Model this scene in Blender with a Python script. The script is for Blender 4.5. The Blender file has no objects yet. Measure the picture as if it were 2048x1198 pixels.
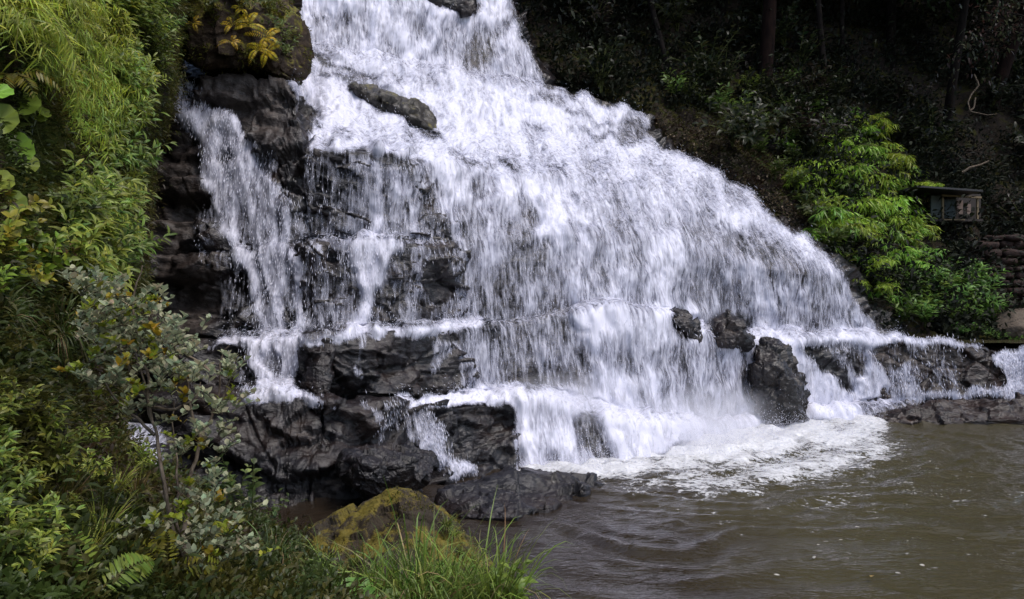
import bpy, bmesh, math, random
import numpy as np
from mathutils import Vector, Matrix
R = math.radians
C = bpy.context.scene.collection
scene = bpy.context.scene
S = 0.5                      # metres per survey unit
CAMZ = 4.5 * S

# ------------------------------------------------------------------ camera, sky, sun, exposure
cam_data = bpy.data.cameras.new("camera"); cam = bpy.data.objects.new("camera", cam_data); C.objects.link(cam)
cam.location = (0, 0, CAMZ); cam.rotation_euler = (R(90), 0, 0)
cam_data.sensor_width = 36; cam_data.lens = 28.0
cam_data.clip_start = 0.05; cam_data.clip_end = 2000
scene.camera = cam
SUN_EL, SUN_AZ = R(63), R(128)          # azimuth measured clockwise from +Y: high on the viewer's right
world = bpy.data.worlds.new("World"); scene.world = world; world.use_nodes = True
wn = world.node_tree.nodes; wl = world.node_tree.links
bg = wn["Background"]; sky = wn.new("ShaderNodeTexSky"); sky.sky_type = 'NISHITA'; sky.sun_disc = False
sky.sun_elevation = SUN_EL; sky.sun_rotation = SUN_AZ; sky.air_density = 1.0; sky.dust_density = 3.0; sky.ozone_density = 1.0
wl.new(sky.outputs[0], bg.inputs[0]); bg.inputs[1].default_value = 0.14
sd = bpy.data.lights.new("sun", 'SUN'); sd.energy = 1.2; sd.angle = R(20); sd.color = (1, .97, .94)
sun = bpy.data.objects.new("sun", sd); C.objects.link(sun)
dvec = Vector((math.sin(SUN_AZ) * math.cos(SUN_EL), math.cos(SUN_AZ) * math.cos(SUN_EL), math.sin(SUN_EL)))
sun.rotation_euler = dvec.to_track_quat('Z', 'Y').to_euler(); sun.location = dvec * 60
scene.view_settings.view_transform = 'Standard'; scene.view_settings.look = 'None'
scene.view_settings.gamma = 1; scene.view_settings.exposure = 0.85
scene.cycles.max_bounces = 6; scene.cycles.transparent_max_bounces = 12
scene.cycles.diffuse_bounces = 3; scene.cycles.glossy_bounces = 3; scene.cycles.transmission_bounces = 3
scene.cycles.volume_bounces = 3
scene.cycles.caustics_reflective = False; scene.cycles.caustics_refractive = False

# ------------------------------------------------------------------ helpers
F = 1593.0
def at(px, py, Y):
    "survey sighting -> world point: bearing, elevation and distance"
    px = np.asarray(px, float); py = np.asarray(py, float); Y = np.asarray(Y, float) * S
    return np.stack([(px - 1024) / F * Y, Y + 0 * px, CAMZ - (py - 599) / F * Y], -1)
def sight(P):
    "the bearing and elevation of world points from the survey station"
    return 1024 + P[:, 0] / P[:, 1] * F, 599 + (CAMZ - P[:, 2]) / P[:, 1] * F
def size(npx, Y): return npx / F * Y * S

def hash3(i, j, k, seed):
    h = (i * 374761393 + j * 668265263 + k * 2147483647 + seed * 1274126177) & 0xFFFFFFFF
    h = ((h ^ (h >> 13)) * 1274126177) & 0xFFFFFFFF
    h = ((h ^ (h >> 16)) * 2246822519) & 0xFFFFFFFF
    return ((h ^ (h >> 15)) & 0xFFFF) / 65535.0
def vnoise(P, seed=0):
    P = np.asarray(P, float); I = np.floor(P).astype(np.int64); f = P - I; f = f * f * f * (f * (f * 6 - 15) + 10)
    out = 0
    for dx in (0, 1):
        wx = f[:, 0] if dx else 1 - f[:, 0]
        for dy in (0, 1):
            wy = f[:, 1] if dy else 1 - f[:, 1]
            for dz in (0, 1):
                wz = f[:, 2] if dz else 1 - f[:, 2]
                out = out + wx * wy * wz * hash3(I[:, 0] + dx, I[:, 1] + dy, I[:, 2] + dz, seed)
    return out
def fbm(P, oct=4, seed=0, ridge=False):
    a, s, t = 1.0, 0, 0
    for o in range(oct):
        n = vnoise(P * 2 ** o + o * 17.3, seed + o)
        if ridge: n = 1 - abs(2 * n - 1)
        s = s + a * n; t += a; a *= .5
    return s / t
def cells(P, seed=0):
    "Worley noise: distance to nearest, gap to second nearest and the nearest cell's random value"
    I = np.floor(P).astype(np.int64); d1 = np.full(len(P), 9.0); d2 = d1.copy(); v = np.zeros(len(P))
    for dx in (-1, 0, 1):
        for dy in (-1, 0, 1):
            for dz in (-1, 0, 1):
                J = I + np.array([dx, dy, dz])
                q = np.stack([hash3(J[:, 0], J[:, 1], J[:, 2], seed + s) for s in (1, 2, 3)], -1) + J
                d = np.linalg.norm(P - q, axis=1); r = hash3(J[:, 0], J[:, 1], J[:, 2], seed + 4)
                near = d < d1
                d2 = np.where(near, d1, np.minimum(d2, d)); v = np.where(near, r, v); d1 = np.where(near, d, d1)
    return d1, d2 - d1, v
def facets(P, seed=0, tilt=.6):
    "angular joints: every cell is a plane of its own height and slope"
    I = np.floor(P).astype(np.int64); d1 = np.full(len(P), 9.0); h = np.zeros(len(P))
    for dx in (-1, 0, 1):
        for dy in (-1, 0, 1):
            for dz in (-1, 0, 1):
                J = I + np.array([dx, dy, dz]); H = [hash3(J[:, 0], J[:, 1], J[:, 2], seed + s) for s in range(1, 8)]
                r = P - np.stack(H[:3], -1) - J; d = np.abs(r).max(1) + .12 * np.abs(r).sum(1); near = d < d1
                v = (H[3] - .5) + tilt * ((H[4] - .5) * r[:, 0] + (H[5] - .5) * r[:, 1] + (H[6] - .5) * 1.4 * r[:, 2]) * 2
                h = np.where(near, v, h); d1 = np.where(near, d, d1)
    return h
def sstep(a, b, x): t = np.clip((x - a) / (b - a), 0, 1); return t * t * (3 - 2 * t)

def mk(name, V, faces, mat=None, parent=None, attrs=None, smooth=True, mi=None):
    "one mesh object from numpy arrays; faces is a list of (n,k) arrays"
    if not isinstance(faces, (list, tuple)): faces = [faces]
    faces = [np.asarray(f) for f in faces if len(f)]
    me = bpy.data.meshes.new(name); V = np.asarray(V, np.float32)
    me.vertices.add(len(V)); me.vertices.foreach_set("co", V.ravel())
    loops = np.concatenate([f.ravel() for f in faces]).astype(np.int32) if faces else np.zeros(0, np.int32)
    tot = np.concatenate([np.full(len(f), f.shape[1]) for f in faces]).astype(np.int32) if faces else np.zeros(0, np.int32)
    st = np.concatenate([[0], np.cumsum(tot)[:-1]]).astype(np.int32) if len(tot) else tot
    me.loops.add(len(loops)); me.loops.foreach_set("vertex_index", loops)
    me.polygons.add(len(tot)); me.polygons.foreach_set("loop_start", st); me.polygons.foreach_set("loop_total", tot)
    if smooth: me.polygons.foreach_set("use_smooth", np.ones(len(tot), bool))
    for k, a in (attrs or {}).items():
        a = np.asarray(a, np.float32)
        if a.ndim == 1: me.attributes.new(k, 'FLOAT', 'POINT').data.foreach_set("value", a)
        elif a.shape[1] == 4: me.attributes.new(k, 'FLOAT_COLOR', 'POINT').data.foreach_set("color", a.ravel())
        else: me.attributes.new(k, 'FLOAT_VECTOR', 'POINT').data.foreach_set("vector", a.ravel())
    for m in (mat if isinstance(mat, (list, tuple)) else [mat]):
        if m: me.materials.append(m)
    if mi is not None: me.polygons.foreach_set("material_index", np.asarray(mi, np.int32))
    me.update(calc_edges=True)
    o = bpy.data.objects.new(name, me); C.objects.link(o)
    if parent: o.parent = parent
    return o
def tag(o, label=None, cat=None, group=None, kind=None):
    if label: o["label"] = label
    if cat: o["category"] = cat
    if group: o["group"] = group
    if kind: o["kind"] = kind
    return o
def thing(name, label, cat, loc=(0, 0, 0), group=None, rz=0):
    o = bpy.data.objects.new(name, None); C.objects.link(o); o.location = loc; o.rotation_euler = (0, 0, rz)
    o.empty_display_size = .1
    return tag(o, label, cat, group)
def dup(root, loc=None, rz=0, scale=1, label=None, group=None, tilt=(0, 0)):
    r = root.copy(); C.objects.link(r)
    if loc is not None: r.location = loc
    r.rotation_euler = (tilt[0], tilt[1], rz); r.scale = (scale,) * 3
    if label: r["label"] = label
    if group: r["group"] = group
    for ch in list(root.children):
        c = ch.copy(); C.objects.link(c); c.parent = r
        for g in list(ch.children):
            d = g.copy(); C.objects.link(d); d.parent = c
    return r
def gridfaces(nr, nc):
    i = np.arange(nr * nc).reshape(nr, nc)
    return np.stack([i[:-1, :-1], i[:-1, 1:], i[1:, 1:], i[1:, :-1]], -1).reshape(-1, 4)
def gnormals(P, nr, nc):
    G = P.reshape(nr, nc, 3); du = np.gradient(G, axis=1); dv = np.gradient(G, axis=0)
    n = np.cross(du, dv).reshape(-1, 3); n /= np.linalg.norm(n, axis=1)[:, None] + 1e-9
    return n

# ------------------------------------------------------------------ materials
def newmat(name):
    m = bpy.data.materials.new(name); m.use_nodes = True; nt = m.node_tree
    return m, nt, nt.nodes["Principled BSDF"]
class NT:
    def __init__(s, nt): s.nt = nt
    def n(s, t, **k):
        x = s.nt.nodes.new(t)
        for a, b in k.items(): setattr(x, a, b)
        return x
    def l(s, a, b): s.nt.links.new(a, b)
    def attr(s, name): return s.n('ShaderNodeAttribute', attribute_name=name)
    def noise(s, vec, scale, detail=4, rough=.55, dist=0):
        x = s.n('ShaderNodeTexNoise'); x.inputs['Scale'].default_value = scale; x.inputs['Detail'].default_value = detail
        x.inputs['Roughness'].default_value = rough; x.inputs['Distortion'].default_value = dist
        if vec is not None: s.l(vec, x.inputs['Vector'])
        return x.outputs['Fac']
    def mapv(s, vec, sc):
        x = s.n('ShaderNodeMapping'); x.inputs['Scale'].default_value = sc; s.l(vec, x.inputs['Vector']); return x.outputs[0]
    def ramp(s, fac, pts):
        x = s.n('ShaderNodeValToRGB'); e = x.color_ramp.elements
        while len(e) < len(pts): e.new(.5)
        for a, (p, c) in zip(e, pts): a.position = p; a.color = (*c, 1) if len(c) == 3 else c
        s.l(fac, x.inputs[0]); return x.outputs[0]
    def math(s, op, a, b=None, clamp=False):
        x = s.n('ShaderNodeMath', operation=op, use_clamp=clamp)
        for i, v in enumerate((a, b)):
            if v is None: continue
            if isinstance(v, (int, float)): x.inputs[i].default_value = v
            else: s.l(v, x.inputs[i])
        return x.outputs[0]
    def mix(s, fac, a, b):
        x = s.n('ShaderNodeMix', data_type='RGBA')
        for i, v in ((0, fac), (6, a), (7, b)):
            if isinstance(v, (int, float)): x.inputs[i].default_value = v
            elif isinstance(v, tuple): x.inputs[i].default_value = (*v, 1)
            else: s.l(v, x.inputs[i])
        return x.outputs[2]
    def bump(s, h, strength, dist, prev=None):
        x = s.n('ShaderNodeBump'); x.inputs['Strength'].default_value = strength; x.inputs['Distance'].default_value = dist
        s.l(h, x.inputs['Height'])
        if prev is not None: s.l(prev, x.inputs['Normal'])
        return x.outputs[0]

def rock_mat(name, dark, light, warm, moss=0.0, coat=0.0, mosscol=(.06, .07, .012), rough=(.22, .5), fine=26, spec=.5):
    m, nt, b = newmat(name); t = NT(nt); g = t.n('ShaderNodeNewGeometry').outputs['Position']
    n1 = t.noise(g, 1.6, 5, .6); n2 = t.noise(g, 9, 5, .65); n3 = t.noise(g, fine, 4, .7)
    strat = t.noise(t.mapv(g, (1.2, 1.2, 7)), 3, 4, .6, .4)
    col = t.ramp(n2, [(.3, dark), (.62, light), (.8, tuple(x * 1.35 for x in light))])
    col = t.mix(t.ramp(n1, [(.45, (0, 0, 0)), (.68, (1, 1, 1))]), col, warm)
    col = t.mix(t.math('MULTIPLY', strat, .35), col, dark)
    if moss > 0:
        up = t.n('ShaderNodeSeparateXYZ'); t.l(t.n('ShaderNodeNewGeometry').outputs['Normal'], up.inputs[0])
        nm = t.noise(g, 3.2, 8, .72); f = t.math('ADD', t.math('MULTIPLY', nm, 1.5), t.math('MULTIPLY', up.outputs[2], .22))
        f = t.ramp(f, [(max(0, 1.0 - moss * .6), (0, 0, 0)), (min(1, 1.14 - moss * .6), (1, 1, 1))])
        mc = t.mix(t.noise(g, 30, 3), mosscol, (mosscol[0] * 2.6, mosscol[1] * 2.1, mosscol[2] * 1.6))
        col = t.mix(f, col, mc)
    dry = t.attr('dry').outputs['Fac']
    if coat > 0: col = t.mix(dry, col, t.ramp(n2, [(.3, (.016, .013, .012)), (.62, (.065, .053, .048)), (.8, (.10, .082, .07))]))
    t.l(col, b.inputs['Base Color'])
    rr = t.ramp(n2, [(.3, (rough[0],) * 3), (.75, (rough[1],) * 3)]); t.l(rr, b.inputs['Roughness'])
    b.inputs['Specular IOR Level'].default_value = spec
    bp = t.bump(t.noise(t.mapv(g, (1, 1, 2.0)), 5, 6, .62, .4), .8, .05)
    bp = t.bump(n3, .8, .010, bp); t.l(bp, b.inputs['Normal'])
    if coat > 0:
        t.l(t.math('MULTIPLY', t.math('SUBTRACT', 1.0, t.math('MULTIPLY', dry, .8)), coat), b.inputs['Coat Weight']); b.inputs['Coat Roughness'].default_value = .07; b.inputs['Coat IOR'].default_value = 1.45; t.l(bp, b.inputs['Coat Normal'])
    return m
M = {}
M['rock'] = rock_mat('wet_rock', (.003, .0027, .003), (.0135, .012, .0155), (.021, .0125, .010), rough=(.25, .55), spec=.28, fine=30, coat=.34)
M['rock_brown'] = rock_mat('brown_rock', (.005, .0035, .003), (.026, .016, .013), (.030, .015, .010), moss=0, coat=.15, rough=(.2, .55), spec=.3)
M['rock_dark'] = rock_mat('dark_brown_rock', (.003, .0025, .0025), (.014, .011, .011), (.015, .010, .008), coat=.25, rough=(.15, .45), spec=.3)
M['rock_stripe'] = rock_mat('mossy_brown_rock', (.006, .005, .004), (.028, .023, .018), (.026, .020, .010), moss=.1, mosscol=(.035, .035, .008), rough=(.3, .7), spec=.35, coat=.25)
M['rock_over'] = rock_mat('dark_mossy_rock', (.014, .010, .007), (.06, .042, .028), (.05, .03, .017), moss=.34, mosscol=(.06, .065, .010), rough=(.6, .9), spec=.2)
M['rock_moss'] = rock_mat('mossy_rock', (.010, .008, .005), (.038, .029, .019), (.03, .02, .01), moss=.16, mosscol=(.055, .05, .008), rough=(.6, .9), spec=.25)
M['rock_pale'] = rock_mat('pale_rock', (.05, .038, .028), (.13, .1, .075), (.1, .08, .06), rough=(.6, .9), spec=.2)
M['soil'] = rock_mat('soil', (.006, .005, .003), (.03, .022, .012), (.025, .022, .008), moss=.5, mosscol=(.022, .028, .005), rough=(.8, 1), spec=.1)
M['soil_dark'] = rock_mat('forest_soil', (.006, .005, .004), (.034, .025, .019), (.024, .019, .010), moss=.2, mosscol=(.016, .018, .004), rough=(.8, 1), spec=.1)
M['bed'] = rock_mat('pool_bed', (.02, .014, .008), (.06, .04, .02), (.05, .03, .015))

def water_mat():
    m, nt, b = newmat('white_water'); t = NT(nt)
    cov = t.attr('cov').outputs['Fac']; fl = t.attr('flow').outputs['Vector']
    s1 = t.noise(t.mapv(fl, (7, 1.7, 1)), 1.5, 4, .6, .8)
    s2 = t.noise(t.mapv(fl, (20, 3.2, 1)), 1.5, 4, .62, .5)
    s3 = t.noise(t.mapv(fl, (2.4, 1.2, 1)), 1.0, 3, .6, .6)
    st = t.math('ADD', t.math('MULTIPLY', s1, .40), t.math('ADD', t.math('MULTIPLY', s2, .34), t.math('MULTIPLY', s3, .26)))
    sp = t.noise(t.mapv(fl, (8, 6.5, 1)), 1.5, 6, .68, 1.2)
    stp = t.ramp(t.attr('steep').outputs['Fac'], [(.62, (0, 0, 0)), (.9, (1, 1, 1))])
    mxs = t.n('ShaderNodeMix', data_type='FLOAT'); t.l(stp, mxs.inputs[0]); t.l(t.math('ADD', t.math('MULTIPLY', sp, .7), t.math('MULTIPLY', s1, .3)), mxs.inputs[2]); t.l(st, mxs.inputs[3]); st = mxs.outputs[0]
    a = t.math('ADD', t.math('MULTIPLY', cov, 1.25), t.math('MULTIPLY', t.math('SUBTRACT', st, .5), 3.6))
    a = t.math('SUBTRACT', a, .18)
    al = t.ramp(a, [(.0, (0, 0, 0)), (.42, (.42, .42, .42)), (1.0, (.97, .97, .97))])
    al = t.math('MULTIPLY', al, t.ramp(cov, [(.02, (0, 0, 0)), (.12, (1, 1, 1))]))
    col = t.mix(t.ramp(t.math('ADD', t.math('MULTIPLY', s1, .5), t.math('MULTIPLY', s2, .5)), [(.38, (0, 0, 0)), (.58, (1, 1, 1))]), (.40, .41, .53), (.57, .575, .67))
    col = t.mix(t.ramp(cov, [(.55, (0, 0, 0)), (.95, (1, 1, 1))]), col, (.60, .60, .69))
    t.l(col, b.inputs['Base Color']); b.inputs['Roughness'].default_value = .5
    b.inputs['Specular IOR Level'].default_value = .25
    t.l(t.bump(st, .35, .05), b.inputs['Normal'])
    tr = t.n('ShaderNodeBsdfTransparent'); mx = t.n('ShaderNodeMixShader'); out = nt.nodes['Material Output']
    t.l(al, mx.inputs[0]); t.l(tr.outputs[0], mx.inputs[1]); t.l(b.outputs[0], mx.inputs[2]); t.l(mx.outputs[0], out.inputs[0])
    return m
M['water'] = water_mat()
m, nt, b = newmat('spray_water'); b.inputs['Base Color'].default_value = (.59, .60, .70, 1); b.inputs['Roughness'].default_value = .3
M['spray'] = m

def leaf_mat(name, trans=.35, rough=.42):
    m, nt, b = newmat(name); t = NT(nt)
    col = t.attr('Col').outputs['Color']; inf = t.n('ShaderNodeObjectInfo').outputs['Random']
    h = t.n('ShaderNodeHueSaturation'); t.l(col, h.inputs['Color'])
    t.l(t.math('ADD', t.math('MULTIPLY', inf, .5), .75), h.inputs['Value'])
    t.l(t.math('ADD', t.math('MULTIPLY', inf, .03), .485), h.inputs['Hue'])
    t.l(h.outputs[0], b.inputs['Base Color']); b.inputs['Roughness'].default_value = rough; b.inputs['Specular IOR Level'].default_value = .35
    tl = t.n('ShaderNodeBsdfTranslucent'); t.l(h.outputs[0], tl.inputs[0])
    mx = t.n('ShaderNodeMixShader'); mx.inputs[0].default_value = trans
    t.l(b.outputs[0], mx.inputs[1]); t.l(tl.outputs[0], mx.inputs[2]); t.l(mx.outputs[0], nt.nodes['Material Output'].inputs[0])
    return m
M['leaf'] = leaf_mat('leaf', .42); M['grass'] = leaf_mat('grass_blade', .3, .5); M['dark_leaf'] = leaf_mat('forest_leaf', .2, .85)
def bark_mat(name, a, b_, sc=14):
    m, nt, b = newmat(name); t = NT(nt); g = t.n('ShaderNodeNewGeometry').outputs['Position']
    n = t.noise(t.mapv(g, (1, 1, .35)), sc, 5, .65)
    t.l(t.ramp(n, [(.35, a), (.65, b_)]), b.inputs['Base Color']); b.inputs['Roughness'].default_value = .9; b.inputs['Specular IOR Level'].default_value = .1
    t.l(t.bump(n, .6, .01), b.inputs['Normal']); return m
M['bark'] = bark_mat('pale_bark', (.05, .035, .025), (.2, .16, .12), 40)
M['bark_dark'] = bark_mat('dark_bark', (.003, .002, .002), (.012, .009, .007), 10)
M['bark_red'] = bark_mat('reddish_bark', (.004, .002, .002), (.016, .008, .006), 10)
M['bark_dim'] = bark_mat('dim_bark', (.004, .003, .003), (.018, .014, .012), 12)
M['stem'] = bark_mat('green_stem', (.04, .05, .015), (.1, .11, .04), 30)

# ------------------------------------------------------------------ where the water runs (survey of the face, traced as outlines)
RX0, RY0, RC = -200, -200, 4
GX, GY = np.meshgrid(np.arange(RX0, 2320, RC), np.arange(RY0, 1420, RC))
def inpoly(poly, X, Y):
    p = np.asarray(poly, float); ins = np.zeros(X.shape, bool); j = len(p) - 1
    for i in range(len(p)):
        (xi, yi), (xj, yj) = p[i], p[j]
        if yi != yj: ins ^= ((yi > Y) != (yj > Y)) & (X < (xj - xi) * (Y - yi) / (yj - yi) + xi)
        j = i
    return ins
def blur(A, n=1):
    for _ in range(n):
        A = (np.roll(A, 1, 0) + 2 * A + np.roll(A, -1, 0)) / 4
        A = (np.roll(A, 1, 1) + 2 * A + np.roll(A, -1, 1)) / 4
    return A
COV = np.zeros(GX.shape)
# wobble so that no traced outline stays straight
wob = np.stack([GX.ravel() / 26., GY.ravel() / 40., 0 * GX.ravel()], -1)
WX = GX + (vnoise(wob, 5).reshape(GX.shape) - .5) * 26; WY = GY + (vnoise(wob, 6).reshape(GX.shape) - .5) * 26
def paint(val, poly, soft=1):
    global COV
    m = blur(inpoly(poly, WX, WY).astype(float), soft); COV = COV * (1 - m) + val * m
def spot(val, cx, cy, rx, ry, rot=0):
    global COV
    c, s = math.cos(R(rot)), math.sin(R(rot)); dx, dy = WX - cx, WY - cy
    d = np.sqrt(((dx * c + dy * s) / rx) ** 2 + ((-dx * s + dy * c) / ry) ** 2); m = 1 - sstep(.55, 1.15, d)
    COV = COV * (1 - m) + val * m
main = [(545,-120),(1000,-120),(1005,0),(1040,50),(1068,110),(1096,178),(1180,190),(1300,238),(1290,282),(1370,318),(1440,350),(1500,385),(1530,425),(1600,470),
        (1655,505),(1692,560),(1722,612),(1757,655),(1800,680),(1700,690),(1590,685),(1640,745),(1700,800),(1730,850),(1500,870),(1300,910),(1240,950),(1030,945),(1040,812),(955,790),(940,700),
        (950,655),(935,560),(905,455),(880,385),(832,320),(760,303),(615,303),(610,240),(640,228),(575,165),(588,105),(575,40)]
paint(.80, main, 2)
paint(.33, [(900,400),(1010,420),(1120,500),(1160,640),(1120,790),(955,790),(945,655),(930,560)], 6)
paint(.62, [(1130,440),(1350,440),(1350,620),(1170,620)], 8)
paint(.50, [(1350,440),(1540,450),(1660,540),(1730,660),(1500,660),(1360,610)], 8)
paint(.6, [(590,20),(720,30),(730,110),(590,105)], 4); paint(.55, [(860,60),(1000,40),(1080,150),(1080,180),(960,160)], 4)
paint(.7, [(1100,300),(1420,350),(1530,430),(1350,430),(1120,400)], 6)
paint(.66, [(1130,700),(1500,700),(1500,840),(1300,850),(1150,800)], 6)
# darker places of the upper fall
for a in [(.5,700,60,55,40,0),(.62,640,70,30,40,0),(.5,900,80,25,40,20),(.28,965,95,38,50,25),(.45,1005,60,16,30,0),(.5,1020,130,26,28,20),(.05,895,8,46,16,18),(.05,935,20,30,14,20),
          (.6,850,50,25,25,0),(.6,600,70,24,40,0),
          (.45,1110,212,80,9,14),(.3,1090,196,40,9,14),(.45,1180,235,50,9,18),(.35,1215,272,75,8,12),(.3,1265,262,35,22,12),(.5,1080,250,30,10,25),
          (.25,650,125,68,13,14),(.3,730,152,40,12,14),(.4,790,160,14,12,0),(.04,790,210,90,24,27),(.1,850,255,50,14,40),(.35,690,160,60,12,12),
          (.4,690,270,34,18,20),(.4,650,285,24,12,0),(.35,625,245,20,12,0),(.5,870,215,30,8,30),(.55,760,275,20,10,0),(.45,930,310,60,8,25),(.4,1010,330,30,9,30),
          (.6,1120,340,40,14,10),(.55,1190,320,30,12,10),(.6,1300,330,40,10,15),(.5,985,365,25,14,35),(.45,960,385,22,22,0),(.6,1260,410,40,14,0),(.6,1390,400,40,12,25)]: spot(*a)
# darker places of the broad lower slope
for a in [(.3,1062,430,18,34,-10),(.5,1040,400,22,18,0),(.25,1093,482,10,12,0),(.45,1150,390,26,12,20),(.35,1205,540,20,50,-8),(.45,1130,530,20,40,0),(.4,1390,480,26,50,-8),(.5,1330,450,20,40,0),
          (.3,1480,492,22,36,-10),(.35,1525,510,45,30,15),(.32,1590,540,22,46,-25),(.4,1640,600,22,50,-20),(.5,1560,600,20,44,-10),(.5,1500,600,44,44,0),(.35,1365,590,30,40,0),(.5,1280,520,20,55,0),
          (.42,1620,640,26,26,0),(.5,1440,540,24,40,0),(.55,1250,460,24,30,0),(.5,990,470,30,60,-5),(.4,960,560,24,80,-5),(.32,1000,610,24,44,0),(.3,1010,700,34,80,-4),(.45,1075,580,20,40,0),
          (.4,1150,660,40,18,10),(.38,1140,725,55,54,0),(.45,1090,690,22,60,0),(.35,960,720,20,60,0),(.45,1380,770,24,70,-8),(.5,1250,740,30,40,0),(.2,1490,745,12,60,-6),(.5,1440,730,20,40,0),(.5,1330,800,26,44,0),
          (.04,1358,645,30,26,35),(.04,1462,655,44,28,15),(.03,1558,768,34,72,-16),(.1,1535,705,24,26,0),(.35,1500,760,14,60,-8),
          (.25,1180,868,66,48,10),(.35,1110,850,22,34,0),(.3,1215,905,44,20,15)]: spot(*a)
paint(.95, [(1130,632),(1210,615),(1300,625),(1360,668),(1330,700),(1250,670),(1150,655)], 2)
paint(.97, [(1190,800),(1330,840),(1440,850),(1480,880),(1300,905),(1250,935),(1215,880)], 4)
paint(.92, [(960,790),(1010,778),(1150,780),(1240,800),(1260,830),(1150,808),(1040,815)], 2)
# dark bluff under the upper ledge: thin threads
bluff = [(612,308),(832,318),(880,385),(905,455),(935,560),(950,655),(900,664),(605,672),(600,500),(606,400)]
paint(.24, bluff, 1)
for v, poly in [(.34,[(680,340),(730,320),(860,330),(900,440),(890,490),(690,490)]),(.72,[(735,312),(758,312),(764,400),(768,492),(738,492),(742,400)]),(.55,[(770,345),(815,335),(822,390),(790,400)]),
                (.5,[(820,395),(838,400),(842,580),(824,590)]),(.45,[(868,400),(890,410),(925,480),(905,480)]),(.85,[(690,486),(800,486),(780,530),(768,570),(750,600),(742,662),(708,662),(716,600),(722,545)]),
                (.8,[(565,487),(640,489),(700,482),(802,484),(802,494),(570,496)]),(.34,[(845,500),(930,540),(948,655),(880,655)]),(.3,[(690,350),(715,350),(720,480),(695,480)]),(.04,[(855,520),(895,520),(905,600),(870,600)])]: paint(v, poly, 1)
# the left stream
paint(.62, [(332,172),(360,158),(400,160),(425,215),(470,228),(490,262),(520,285),(545,350),(585,400),(588,480),(602,560),(610,675),(520,685),(500,600),(470,520),(440,440),(410,380),(390,300),(352,228)], 2)
for a in [(.25,395,190,16,20,0),(.2,372,182,10,14,0),(.3,455,310,16,12,0),(.3,430,420,14,40,-10),(.3,540,330,20,26,0),(.45,560,420,16,60,0),(.35,500,470,14,60,-15),(.3,575,600,14,70,0),(.4,520,560,10,60,-15),(.3,420,470,30,50,0)]: spot(*a)
paint(.88, [(345,205),(400,225),(470,232),(475,262),(420,258),(380,262)], 2)
paint(.2, [(405,400),(430,440),(470,520),(500,600),(520,680),(440,690),(440,600),(420,500)], 3)
paint(.22, [(585,400),(660,380),(640,480),(600,500),(590,480)], 2)
paint(.9, [(400,694),(470,680),(600,664),(610,676),(700,656),(820,648),(955,646),(955,668),(820,666),(700,672),(620,684),(480,700)], 1)
paint(.78, [(500,690),(622,676),(600,720),(590,775),(625,800),(490,796),(505,760)], 1); spot(.25,545,735,14,34)
paint(.2, [(462,700),(500,695),(500,785),(470,790)], 1)
paint(.92, [(500,780),(600,772),(640,795),(690,812),(600,802),(480,796)], 1)
# ledge B face and ledge A
for v, poly in [(.4,[(712,672),(722,672),(720,745),(713,745)]),(.42,[(868,672),(905,690),(890,720),(862,745),(850,720)]),(.3,[(905,665),(955,660),(960,790),(925,790)]),
                (.95,[(765,795),(900,786),(1010,774),(1120,778),(1120,806),(1000,812),(880,814),(780,818)]),(.8,[(1035,808),(1100,805),(1140,860),(1150,930),(1050,935),(1060,870)]),
                (.5,[(725,808),(760,815),(775,850),(760,882),(748,850)]),(.3,[(770,820),(860,820),(850,880),(800,880)]),(.8,[(840,882),(872,884),(900,915),(950,938),(965,955),(900,950),(870,930),(850,900)]),(.5,[(850,850),(880,862),(880,890),(850,890)])]: paint(v, poly, 1)
# the right tier
paint(.32, [(1595,690),(1700,684),(1840,684),(1850,800),(1720,845),(1690,800),(1640,745)], 1)
for v, poly in [(.92,[(1520,655),(1590,682),(1640,745),(1695,800),(1732,850),(1640,850),(1610,775),(1570,712)]),(.75,[(1720,690),(1760,740),(1800,800),(1690,822),(1700,770),(1680,745),(1710,740)]),(.9,[(1590,668),(1700,662),(1810,678),(1800,694),(1700,688),(1600,690)]),
                (.05,[(1612,695),(1660,688),(1690,740),(1705,790),(1670,780),(1640,740)]),(.12,[(1690,700),(1720,695),(1725,745),(1705,750)]),(.1,[(1752,690),(1780,700),(1790,745),(1770,745)])]: paint(v, poly, 1)
vn = fbm(np.stack([GX.ravel() / 70., GY.ravel() / 55., 0 * GX.ravel()], -1), 3, 15).reshape(GX.shape)
vr = fbm(np.stack([(GX.ravel() - .25 * GY.ravel()) / 22., GY.ravel() / 120., 0 * GX.ravel()], -1), 3, 25).reshape(GX.shape)
RAW = COV.copy(); thick = blur((inpoly(main, WX, WY) & ~inpoly(bluff, WX, WY)).astype(float), 4)
COV = blur(np.clip(COV * (.28 + .75 * vn + .75 * vr), 0, .98), 1) * thick + RAW * (.75 + .5 * vr) * (1 - thick)
MAINM = blur(inpoly(main, WX, WY).astype(float), 4); COV = np.where((COV > .06), np.maximum(COV, .17 * MAINM), COV)
def cov_at(px, py, A=None):
    A = COV if A is None else A
    x = np.clip((px - RX0) / RC, 0, A.shape[1] - 1.01); y = np.clip((py - RY0) / RC, 0, A.shape[0] - 1.01)
    i = x.astype(int); j = y.astype(int); fx = x - i; fy = y - j
    return (A[j, i] * (1 - fx) + A[j, i + 1] * fx) * (1 - fy) + (A[j + 1, i] * (1 - fx) + A[j + 1, i + 1] * fx) * fy

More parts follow.
